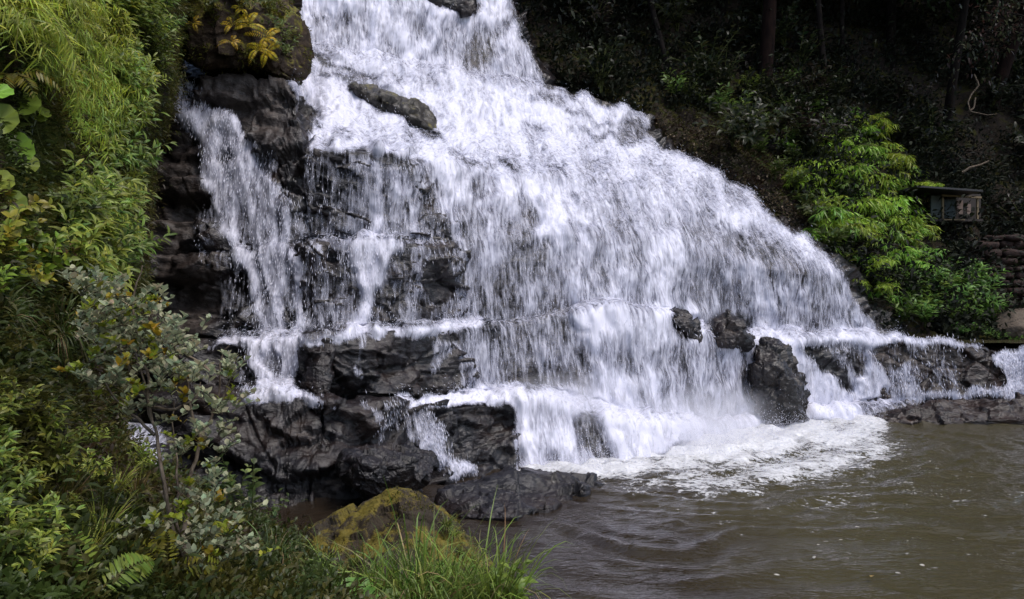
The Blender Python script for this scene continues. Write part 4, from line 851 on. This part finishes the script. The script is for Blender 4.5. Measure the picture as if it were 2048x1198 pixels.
# ground cover over the near bank
def cover(name, label, Gp, Gn, faces, n, ll, lw, cols, rng, cond, far=None):
    c = Gp[faces].mean(1); a, b_ = sight(c); A = np.linalg.norm(np.cross(Gp[faces[:, 1]] - Gp[faces[:, 0]], Gp[faces[:, 3]] - Gp[faces[:, 0]]), axis=1) / (c[:, 1].clip(1) ** 1.5) * cond(a, b_)
    if far is not None and far > .2: A = A * (.06 + sstep(.42, .6, fbm(c * np.array([.9, .9, 1.3]), 3, 5)))
    pk = rng.choice(len(faces), n, p=A / A.sum()); uv = rng.random((n, 2, 1)); f = faces[pk]
    P = (Gp[f[:, 0]] * (1 - uv[:, 0]) + Gp[f[:, 1]] * uv[:, 0]) * (1 - uv[:, 1]) + (Gp[f[:, 3]] * (1 - uv[:, 0]) + Gp[f[:, 2]] * uv[:, 0]) * uv[:, 1]
    nn = Gn[f[:, 0]]; D = nn * .8 + UPV * .5 + rng.normal(size=(n, 3)) * .6; ci = (vnoise(P * 2.2, 77) * len(cols) * .999).astype(int).clip(0, len(cols) - 1)
    k = jit((1, 1, 1), n, rng, .35)[:, :1]; col = np.array(cols)[ci] * k; sc = rng.uniform(.5, 1.3, n)
    P = P + nn * rng.exponential(.03 if far is None else far, n)[:, None]
    V, T, Cc = leaves(P, D, ll * sc, lw * sc, col, .4, .1, rng); Cc = np.concatenate([Cc, np.ones((len(Cc), 1))], 1)
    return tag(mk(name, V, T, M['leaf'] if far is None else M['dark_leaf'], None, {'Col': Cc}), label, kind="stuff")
cover("ground_cover", "low mixed ground cover on the left bank", LG, LN, LF, 95000, .055, .018, [DEEP, (.08, .08, .018), (.05, .07, .016), (.10, .095, .02), (.06, .045, .02), (.045, .03, .014)], rg, lambda a, b_: ((a > -120) & (a < 760) & (b_ > -120) & (b_ < 1300)).astype(float))
def tufts(o, name, n, L, cols, rng, upmin=.0):
    "short moss tufts standing on a boulder"
    me = o.data; me.calc_loop_triangles(); nv_ = len(me.vertices); co = np.empty(nv_ * 3); me.vertices.foreach_get("co", co); co = co.reshape(-1, 3); no = np.empty(nv_ * 3); me.vertex_normals.foreach_get("vector", no); no = no.reshape(-1, 3)
    w = np.clip(no[:, 2] - upmin, 0, 1) + .15; w = w * sstep(.5, .6, fbm(co * 3.5, 3, 7)); pk = rng.choice(nv_, n, p=w / w.sum()); ci = rng.integers(0, len(cols), n)
    V, T, Cc = leaves(co[pk] + rng.normal(size=(n, 3)) * .01, no[pk] + rng.normal(size=(n, 3)) * .5 + UPV * .2, L * rng.uniform(.5, 1.3, n), L * .3, np.array(cols)[ci] * jit((1, 1, 1), n, rng, .3)[:, :1], .3, .1, rng)
    s = mk(name, V, T, M['leaf'], o, {'Col': np.concatenate([Cc, np.ones((len(Cc), 1))], 1)}); tag(s, kind="stuff")
tufts(BL['pyramid'], "moss", 5000, .022, [(.16, .14, .012), (.08, .09, .012), (.2, .17, .015), (.05, .06, .012), (.06, .04, .015)], rg, .3)
tufts(BL['overhang'], "moss", 9000, .06, [(.10, .10, .012), (.06, .08, .012), (.08, .05, .02), (.13, .12, .012)], rg, -.3)

# ---- right bank: bamboo, low bushes, undergrowth
def bamboo(rng, h=2.2, col=LIME):
    t = thing("bamboo", "x", "bamboo"); u = np.linspace(0, 1, 14); out = np.array([1.0, 0, 0])
    pts = out * (h * .55 * u ** 1.9)[:, None] + UPV * (h * (1.0 * u - .42 * u ** 3))[:, None]; V, Fq = tube(pts, np.linspace(.016, .004, 14), 6); S2 = Geo(); S2.add(V, Fq, np.tile([.14, .16, .03], (len(V), 1))); S2.build("culm", M['stem'], t)
    G = Geo()
    for tt in np.linspace(.3, 1, 15):
        for q_ in range(2):
            b0 = np.array([np.interp(tt, u, pts[:, i]) for i in range(3)]); a = rng.random() * 6.283; bd = np.array([math.cos(a), math.sin(a), .2]); bl = h * rng.uniform(.08, .26); tip = b0 + bd * bl - UPV * bl * .35
            V, Fq = tube(np.array([b0, (b0 + tip) / 2 + UPV * bl * .1, tip]), .003, 4); G.add(V, Fq, np.tile([.13, .14, .03], (len(V), 1)))
            for bp in (tip, (b0 + tip) / 2):
                nl = 6; D = bd * .6 + rng.normal(size=(nl, 3)) * np.array([.6, .6, .25]) + np.array([0, 0, -.65]); G.add(*leaves(np.tile(bp, (nl, 1)), D, rng.uniform(.15, .28, nl), .038, jit(col, nl, rng, .25, .15), .25, .12, rng))
    G.build("foliage", M['leaf'], t); return t
pr = [bamboo(rg, 1.7, c) for c in ((.22, .38, .035), (.17, .33, .035), (.27, .40, .04), (.13, .26, .03), (.24, .38, .035))]
sp = [(1700,330,1),(1740,340,1),(1780,350,1),(1720,290,.9),(1680,370,1),(1650,390,1),(1800,390,1),(1760,390,1.05),(1700,420,1),(1740,440,1),(1790,440,1),(1820,470,.9),(1660,440,.8),(1780,490,1),(1730,490,1),(1830,520,.8),(1770,540,.9),(1680,330,.9),(1640,330,.7),(1620,380,.7),(1810,430,1),(1840,430,.9),(1600,350,.6),(1760,310,.9),(1700,250,.7),(1800,560,.7)] + [(1700,370,.9),(1730,400,.9),(1770,430,.9),(1800,470,.9),(1750,480,.9),(1770,510,.8),(1720,460,.8),(1650,350,.7),(1670,410,.7),(1700,480,.6),(1800,520,.8),(1830,480,.8),(1850,500,.6),(1690,300,.7),(1730,270,.7),(1760,280,.8),(1790,310,.8),(1820,350,.8),(1840,390,.7),(1590,300,.5),(1560,320,.45)] + [(rg.uniform(1640, 1860), rg.uniform(300, 520), rg.uniform(.6, 1)) for _ in range(26)] + [(1790,600,.6),(1760,580,.6),(1830,570,.6),(1855,540,.6),(1740,540,.7)] + [(1720,235,.7),(1750,245,.7),(1690,265,.7),(1775,265,.7),(1860,470,.7),(1870,510,.7),(1880,545,.6),(1850,440,.7),(1810,540,.8),(1780,570,.7),(1700,520,.6),(1725,570,.5)]
for i, (x, y, s_) in enumerate(sp):
    o = pr[i] if i < len(pr) else dup(pr[i % len(pr)]); o["group"] = "bamboo on the right bank"; o["label"] = "lime green leafy bamboo shoot arching from the clump on the right bank"
    place(o, onR(x, y) - np.array([0, 0, .25]), 3.6 + rg.normal() * .7, (-.15 + rg.normal() * .2, -.3), s_ * rg.uniform(.75, 1.0))
o = dup(pr[2], label="thin bamboo shoot standing alone above the clump against the dark forest"); o["group"] = "bamboo on the right bank"; place(o, onR(1775, 300), 2.5, (.05, -.1), 1.0)
pr = [herb("bush", "x", "bush", rg, 14, .8, .26, .065, c, .8, 6, .3) for c in ((.10, .20, .04), (.12, .22, .04), (.08, .17, .035))]
spread(pr, [(1850,655),(1880,655),(1910,655),(1940,655),(1970,655),(1860,620),(1890,620),(1925,620),(1960,625),(1985,640),(1830,640),(1820,600),(1850,590),(1930,595),(1975,605),(1800,650),(1870,600),(1900,580),(1950,580),(1945,672,.5),(1975,676,.5),(2000,684,.45),(2035,690,.45),(1915,672,.5)], "low dark green bushes by the upper pool", ["low dark green leafy bush in the thicket beside the upper pool at right"], (-.1, -.25), (.65, .95), rg, onR)
pr = [tussock("grass_tussock", "x", "grass", rg, 120, 1.0, .022, (.05, .10, .03), 1.1, .8)]
spread(pr, [(1690,400,.9)], None, ["dark green tuft of long grass hanging at the bamboo's left side"], (-.4, -.5), (1, 1), rg, onR)
pr = [herb("bush", "x", "bush", rg, 12, .8, .22, .06, c, .7, 6, .3) for c in ((.06, .10, .022), (.085, .14, .026), (.05, .075, .02))]
spread(pr, [(1440,235),(1480,240),(1520,225),(1560,235),(1600,230),(1560,270),(1600,290),(1520,262),(1590,330),(1640,280),(1450,215),(1400,215),(1550,360),(1640,210),(1880,300),(1850,290),(1500,200),(1540,190),(1580,180),(1620,240),(1480,280),(1530,310),(1570,310),(1610,320),(1590,380),(1620,420),(1640,460),(1660,510),(1680,560),(1710,600),(1380,205),(1350,200)], "dim bushes along the top of the right bank", ["dim green bush along the forest edge above the leaf-strewn slope"], (-.2, -.2), (.7, 1.1), rg, onR)
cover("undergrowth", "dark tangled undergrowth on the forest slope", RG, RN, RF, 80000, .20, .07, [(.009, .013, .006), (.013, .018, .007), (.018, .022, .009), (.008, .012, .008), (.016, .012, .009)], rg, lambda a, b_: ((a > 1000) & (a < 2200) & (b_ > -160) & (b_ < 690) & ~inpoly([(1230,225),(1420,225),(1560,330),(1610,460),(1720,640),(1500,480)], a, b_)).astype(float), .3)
cover("leaf_litter", "fallen leaves littering the dark rock slope", RG, RN, RF, 5000, .11, .055, [(.07, .045, .03), (.05, .035, .022), (.22, .17, .11), (.06, .035, .02)], rg, lambda a, b_: inpoly([(1240,235),(1420,235),(1560,330),(1640,470),(1740,640),(1700,600),(1500,400),(1400,330)], a, b_).astype(float) + .02 * ((a > 1000) & (a < 2100) & (b_ < 690)), .01)
cover("moss_fringe", "olive moss along the right margin of the fall", RG, RN, RF, 6000, .07, .03, [(.05, .045, .012), (.07, .06, .012), (.04, .05, .012), (.06, .04, .02)], rg, lambda a, b_: inpoly([(1090,0),(1160,0),(1200,180),(1330,215),(1440,215),(1640,400),(1720,520),(1780,660),(1720,640),(1600,470),(1400,330),(1200,230),(1090,170)], a, b_).astype(float), .03)

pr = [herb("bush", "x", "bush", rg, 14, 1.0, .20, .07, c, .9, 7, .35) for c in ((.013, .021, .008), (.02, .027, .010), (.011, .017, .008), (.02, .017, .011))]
bs = [(rg.uniform(1130, 2080), rg.uniform(-20, 330)) for _ in range(46)] + [(rg.uniform(1880, 2060), rg.uniform(360, 640)) for _ in range(16)]
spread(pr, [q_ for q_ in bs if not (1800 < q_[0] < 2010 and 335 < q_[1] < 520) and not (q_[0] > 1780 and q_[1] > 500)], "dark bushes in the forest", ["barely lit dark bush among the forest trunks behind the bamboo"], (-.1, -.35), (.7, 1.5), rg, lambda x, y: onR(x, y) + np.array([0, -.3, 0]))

pr = [tussock("grass_tussock", "x", "grass", rg, 70, .16, .005, c, .7, .8, dry=.15) for c in ((.15, .19, .03), (.10, .14, .025))]
spread(pr, [(905,1072),(930,1098),(955,1120),(975,1150),(1000,1180),(880,1050),(860,1090),(900,1120),(940,1150),(700,1120),(740,1150),(820,1150),(660,1110),(780,1170)], "short grass on the mossy boulder", ["short grass tuft growing on the mossy pointed boulder"], (.1, -.3), (.8, 1.2), rg, onrock(BL['pyramid']))
pr = [herb("herb", "x", "plant", rg, 7, .42, .10, .03, c, .8, 6, .4) for c in ((.07, .10, .02), (.09, .11, .02))]
spread(pr, [(360,5),(395,-5),(430,0),(470,-10),(510,5),(550,20),(570,50),(580,85),(372,40),(410,25),(585,110),(350,70)], "plants rooted on the overhanging boulder", ["small dull green plant rooted on the mossy overhanging boulder"], (.2, -.7), (.6, 1.0), rg, onrock(BL['overhang']))

# ------------------------------------------------------------------ forest: trunks and crowns, mostly above the frame
def tree(name, label, rng, h, r, spreadR, crown_h, nl, bark, col, lean=0.0):
    t = thing(name, label, "tree"); u = np.linspace(0, 1, 16); pts = np.stack([lean * h * u + .12 * np.sin(u * 5 + rng.random() * 6) * h * .1, .08 * np.cos(u * 4) * h * .1, h * u], 1)
    V, Fq = tube(pts, r * (1 - .65 * u), 8); mk("trunk", V, Fq, bark, t)
    G = Geo(); top = pts[-1]; cl = []
    L_ = Geo()
    for k in range(9):
        a = k * 2.4; z0 = pts[int(8 + k * .8)]; tip = z0 + np.array([math.cos(a), math.sin(a), rng.uniform(.1, .7)]) * spreadR * rng.uniform(.5, .95); mid = (z0 + tip) / 2 + UPV * .2
        V, Fq = tube(np.array([z0, mid, tip]), [r * .4, r * .25, r * .08], 5); L_.add(V, Fq); cl += [tip, mid]
    L_.build("limbs", bark, t)
    cl = np.array(cl + [top] + [top + rng.normal(size=3) * np.array([spreadR * .45, spreadR * .45, crown_h * .3]) for _ in range(14)])
    ci = rng.integers(0, len(cl), nl); P = cl[ci] + rng.normal(size=(nl, 3)) * np.array([spreadR * .24, spreadR * .24, crown_h * .13]); D = rng.normal(size=(nl, 3)) + np.array([0, 0, -.3])
    G.add(*leaves(P, D, rng.uniform(.16, .34, nl), .11, jit(col, nl, rng, .3, .2), .3, .1, rng)); G.build("crown", M['dark_leaf'], t); return t
rt = np.random.default_rng(5)
protoT = [tree("tree", "x", rt, 9.5, .16, 2.6, 3.2, 9000, M['bark_dark'], (.022, .034, .011)), tree("tree", "x", rt, 8.5, .10, 2.3, 3.0, 8000, M['bark_dim'], (.03, .042, .014), .06), tree("tree", "x", rt, 10.5, .22, 3.0, 3.6, 10000, M['bark_red'], (.018, .028, .01))]
TR = [(1335,130,44,1,"slim pale-stemmed tree at the forest edge above the falls' right shoulder",.9),(1520,150,46,2,"thick reddish-brown tree trunk in the dark forest above the leaf-strewn slope",1),(1655,150,47,1,"pale leaning tree trunk in the forest directly above the bamboo",1),(1690,130,50,1,"thin pale tree just right of the pale leaning trunk",.9),(1790,120,51,0,"dark forest tree behind the bamboo clump's top",1),
      (1430,90,50,0,"dark forest tree between the slim pale tree and the reddish trunk",1),(1900,250,47,0,"dark tree standing above the small hut's roof",.9),(1990,200,50,2,"big dark reddish tree at the right edge of the forest",1),(1200,60,44,0,"dark tree close beside the top of the fall",.9),(1120,-40,47,2,"tall dark tree behind the crest of the fall",1),
      (1600,20,55,0,"dark tree deep in the forest behind the leaning trunk",1.1),(1850,40,57,2,"tall dark tree deep in the forest above the bamboo",1.1),(1300,-20,53,0,"dark tree deep in the forest near the fall's crest",1.1),(2100,120,54,0,"dark forest tree at the far right edge",1.1)]
done = set()
for x, y, Yv, k, lab, s_ in TR:
    o = protoT[k] if k not in done else dup(protoT[k]); done.add(k); o["label"] = lab; o["group"] = "trees of the dark forest"
    place(o, at(x, y, Yv) - np.array([0, 0, .3]), rt.random() * 6.28, (rt.normal() * .11, -.06 + rt.normal() * .05), s_)

# ------------------------------------------------------------------ hut, stone wall, vine, dead branches, floating leaves
def solid(name, px0, py0, px1, py1, Y, dep, mat, parent, off, tilt=0.0):
    "a bevelled board or panel spanning two sightings at one distance, dep metres deep"
    a = at(px0, py1, Y); b_ = at(px1, py0, Y); bm = bmesh.new(); bmesh.ops.create_cube(bm, size=1)
    sx, sz = b_[0] - a[0], b_[2] - a[2]
    for v in bm.verts:
        v.co = Vector((a[0] + (v.co.x + .5) * sx, a[1] + (v.co.y + .5) * dep, a[2] + (v.co.z + .5) * sz + tilt * (v.co.x) * sx)) - Vector(off)
    bmesh.ops.bevel(bm, geom=bm.edges[:], offset=min(sx, sz, dep) * .12, segments=2, affect='EDGES')
    me = bpy.data.meshes.new(name); bm.to_mesh(me); bm.free(); me.materials.append(mat); o = bpy.data.objects.new(name, me); C.objects.link(o); o.parent = parent; return o
def paintm(name, col, rough=.7, var=.5):
    m, nt, b = newmat(name); t = NT(nt); g = t.n('ShaderNodeNewGeometry').outputs['Position']; n = t.noise(t.mapv(g, (1, 1, .3)), 9, 5, .7)
    t.l(t.ramp(n, [(.3, tuple(c * (1 - var) for c in col)), (.7, col)]), b.inputs['Base Color']); b.inputs['Roughness'].default_value = rough; return m
HY = 41.0; hoff = at(1910, 440, HY)
hut = thing("hut", "tiny weathered wooden hut with a pale timber frame, half hidden at the forest edge", "hut", tuple(hoff))
wood = paintm('pale_timber', (.20, .145, .075)); gpan = paintm('greenish_panel', (.05, .065, .055)); bpan = paintm('blue_green_door', (.018, .036, .038)); pap = paintm('pale_paper', (.22, .16, .135), .9, .25); tin = paintm('old_roof_sheet', (.022, .02, .021), .5); dk = paintm('dark_plank', (.03, .02, .014))
solid("floor", 1860, 438, 1966, 443, HY - .1, .75, dk, hut, hoff); solid("wall", 1862, 388, 1962, 438, HY + 1.2, .04, dk, hut, hoff)
w1 = solid("wall", 1862, 391, 1884, 438, HY + .05, .05, gpan, hut, hoff); solid("door", 1888.5, 399, 1911, 437.5, HY + .25, .04, bpan, hut, hoff)
solid("notice", 1914, 401, 1926, 428, HY + .5, .02, pap, hut, hoff); solid("curtain", 1934, 408, 1942, 431, HY + .6, .03, pap, hut, hoff)
for x in (1884.5, 1954): solid("post", x, 395, x + 4, 438, HY - .02, .055, wood, hut, hoff)
solid("beam", 1884, 390.5, 1964, 394.8, HY - .1, .06, wood, hut, hoff, -.06); solid("roof", 1834, 375, 1966, 379, HY - 1.2, 1.5, tin, hut, hoff, -.07); solid("rail", 1888, 437.8, 1930, 440.5, HY - .3, .05, wood, hut, hoff)
# stone wall
rw = np.random.default_rng(9); sw = thing("stone_wall", "rough dark red dry-stone wall below the hut at the right edge", "stone wall", tuple(at(1990, 600, 40.2))); wo = np.array(sw.location)
SV, SF, n_ = [], [], 0; row = 0; yy = 470
ico = bmesh.new(); bmesh.ops.create_icosphere(ico, subdivisions=3, radius=1); IV = np.array([v.co[:] for v in ico.verts]); IF = np.array([[v.index for v in f.verts] for f in ico.faces]); ico.free()
IV = np.sign(IV) * np.abs(IV) ** .6
while yy < 610:
    x = 1950 - row * 3 + rw.uniform(0, 20); hh = rw.uniform(11, 17)
    while x < 2110:
        w_ = rw.uniform(18, 46); c = at(x + w_ / 2, yy + hh / 2, 40.9 - row * .06 + rw.normal() * .15) ; sc = np.array([size(w_, 40.5) * .5, .22, size(hh, 40.5) * .5]); v = IV * sc; v = v + IV * ((fbm(v * 5 + x, 3, 3) - .5) * .12)[:, None]
        SV.append(v + c - wo); SF.append(IF + n_); n_ += len(v); x += w_ * 1.0
    yy += hh; row += 1
mstone = rock_mat('red_stone', (.008, .005, .004), (.04, .022, .018), (.03, .015, .011), moss=0, rough=(.6, .9), spec=.2, fine=18)
mk("stones", np.concatenate(SV), np.concatenate(SF), mstone, sw)
# hanging vine and dead branches
V, Fq = tube(curve([at(1948,148,46),at(1958,170,46),at(1942,190,46),at(1936,205,45.9),at(1940,222,45.8),at(1948,215,45.9),at(1951,195,46)], 30), .022, 6); tag(mk("vine", V, Fq, M['bark']), "looped pale vine hanging from the trees at the upper right", "vine")
V, Fq = tube(curve([at(1936,222,45.9),at(1955,226,45.7),at(1975,230,45.5),at(1995,228,45.4)], 16), np.linspace(.02, .006, 16), 6); tag(mk("branch", V, Fq, M['bark']), "thin bare twig jutting right from the foot of the looped vine", "branch")
V, Fq = tube(curve([at(1925,345,42),at(1940,335,41.9),at(1960,330,41.8),at(1978,322,41.7)], 16), np.linspace(.035, .02, 16), 6); tag(mk("branch", V, Fq, M['bark']), "broken pale branch lying above the hut roof", "branch")
V, Fq = tube(curve([at(1352,307,37.4),at(1362,304,37.3),at(1371,301,37.2)], 8), .02, 5); tag(mk("branch", V, Fq, M['bark']), "short pale stick caught at the margin of the white water", "branch")
# floating leaves
def floater(x, y, l, col, label, grp=None):
    Y = CAMZ / ((y - 599) / F) / S; p = at(x, y, Y); p[2] = .03; V, T, Cc = leaves(np.zeros((1, 3)), np.array([[1.0, .3, .05]]), l, l * .5, np.array([col]), -.05, .12, rg); o = mk("leaf", V, T, M['leaf'], None, {'Col': np.concatenate([Cc, np.ones((8, 1))], 1)}); o.location = tuple(p); o.rotation_euler = (0, 0, rg.random() * 6); return tag(o, label, "leaf", grp)
floater(1745, 1158, .075, (.5, .38, .12), "single yellow leaf floating on the dark pool")
for x, y, l in [(1628,1124,.06),(1560,1158,.05),(1790,1152,.05),(1720,1060,.05),(1640,1096,.035),(1850,1138,.045),(1677,1086,.04)]: floater(x, y, l, (.6, .58, .55), "small pale leaf floating on the dark near pool", "pale leaves floating on the pool")

# reddish leafy branch hanging into the frame from the trees at the upper right
hb = thing("tree_branch", "drooping branch with sparse reddish leaves reaching in from the upper right corner", "branch", tuple(at(2060, 60, 43))); ho = np.array(hb.location); G = Geo(); L_ = Geo()
for k in range(9):
    e0 = at(2070, 40 + rg.normal() * 20, 43); e1 = at(1880 + rg.random() * 130, 20 + k * 20 + rg.normal() * 12, 43 + rg.normal() * .6); md = (e0 + e1) / 2 + UPV * .25
    c = curve([e0, md, e1], 18) + (np.stack([vnoise(curve([e0, md, e1], 18) * 4 + k, s) for s in (1, 2, 3)], 1) - .5) * .18
    V, Fq = tube(c - ho, np.linspace(.022, .005, 18), 5); L_.add(V, Fq); n_ = 60; ii = rg.integers(4, 18, n_); G.add(*leaves(c[ii] - ho + rg.normal(size=(n_, 3)) * .14, rg.normal(size=(n_, 3)) + np.array([0, 0, -.6]), rg.uniform(.08, .17, n_), .06, np.where(rg.random((n_, 1)) < .5, jit((.05, .03, .024), n_, rg, .3), jit((.045, .055, .03), n_, rg, .3)), .3, .1, rg))
L_.build("twigs", M['bark_dim'], hb); G.build("foliage", M['leaf'], hb)
# the low white trickle behind the shrub
TN = [[(180,965,15.4),(230,960,15.2),(290,968,15),(345,975,15)], [(190,900,15.8),(240,893,15.6),(290,898,15.5),(345,905,15.5)], [(195,893,16.6),(240,885,16.5),(290,888,16.4),(345,896,16.4)], [(195,850,17),(240,846,17),(290,848,17),(340,855,17)]]
tn = np.stack([at(*np.array(r).T) for r in TN]); tb, _ = densify(tn, [24, 24, 24], [36, 14, 26]); tr_, tc_ = tb.shape[:2]; tb = tb.reshape(-1, 3); rkv, _n = rockify(tb, tr_, tc_, .35, 55)
rk = mk("ledge_rock", rkv, gridfaces(tr_, tc_)[:, ::-1], M['rock']); tag(rk, "small wet stone step under the low trickle behind the shrub", "rock ledge")
tw = tb - np.array([0, .07, -.02]); tw += ((fbm(tb * np.array([9, 3, 4]), 3, 5) - .5) * .08)[:, None] * np.array([0, -1, .3]); cvv = .62 * np.ones(len(tb)) * (.6 + .8 * fbm(tb * np.array([5, 2, 2]), 2, 8)); edge_ = np.tile(np.minimum(np.linspace(0, 1, tc_), np.linspace(1, 0, tc_)) * 6, tr_).clip(0, 1); cvv = cvv * edge_
vl2 = np.concatenate([np.zeros((1, tc_)), np.cumsum(np.linalg.norm(np.diff(tb.reshape(tr_, tc_, 3), axis=0), axis=2), 0)]).ravel()
tt_ = thing("waterfall", "low white trickle glimpsed behind the shrub's pale stems", "waterfall", tuple(tb.mean(0))); mk("water_sheet", tw - tb.mean(0), gridfaces(tr_, tc_)[:, ::-1], M['water'], tt_, {'cov': cvv, 'flow': np.stack([tb[:, 0], vl2, 0 * vl2], -1), 'steep': np.ones(len(tb))})
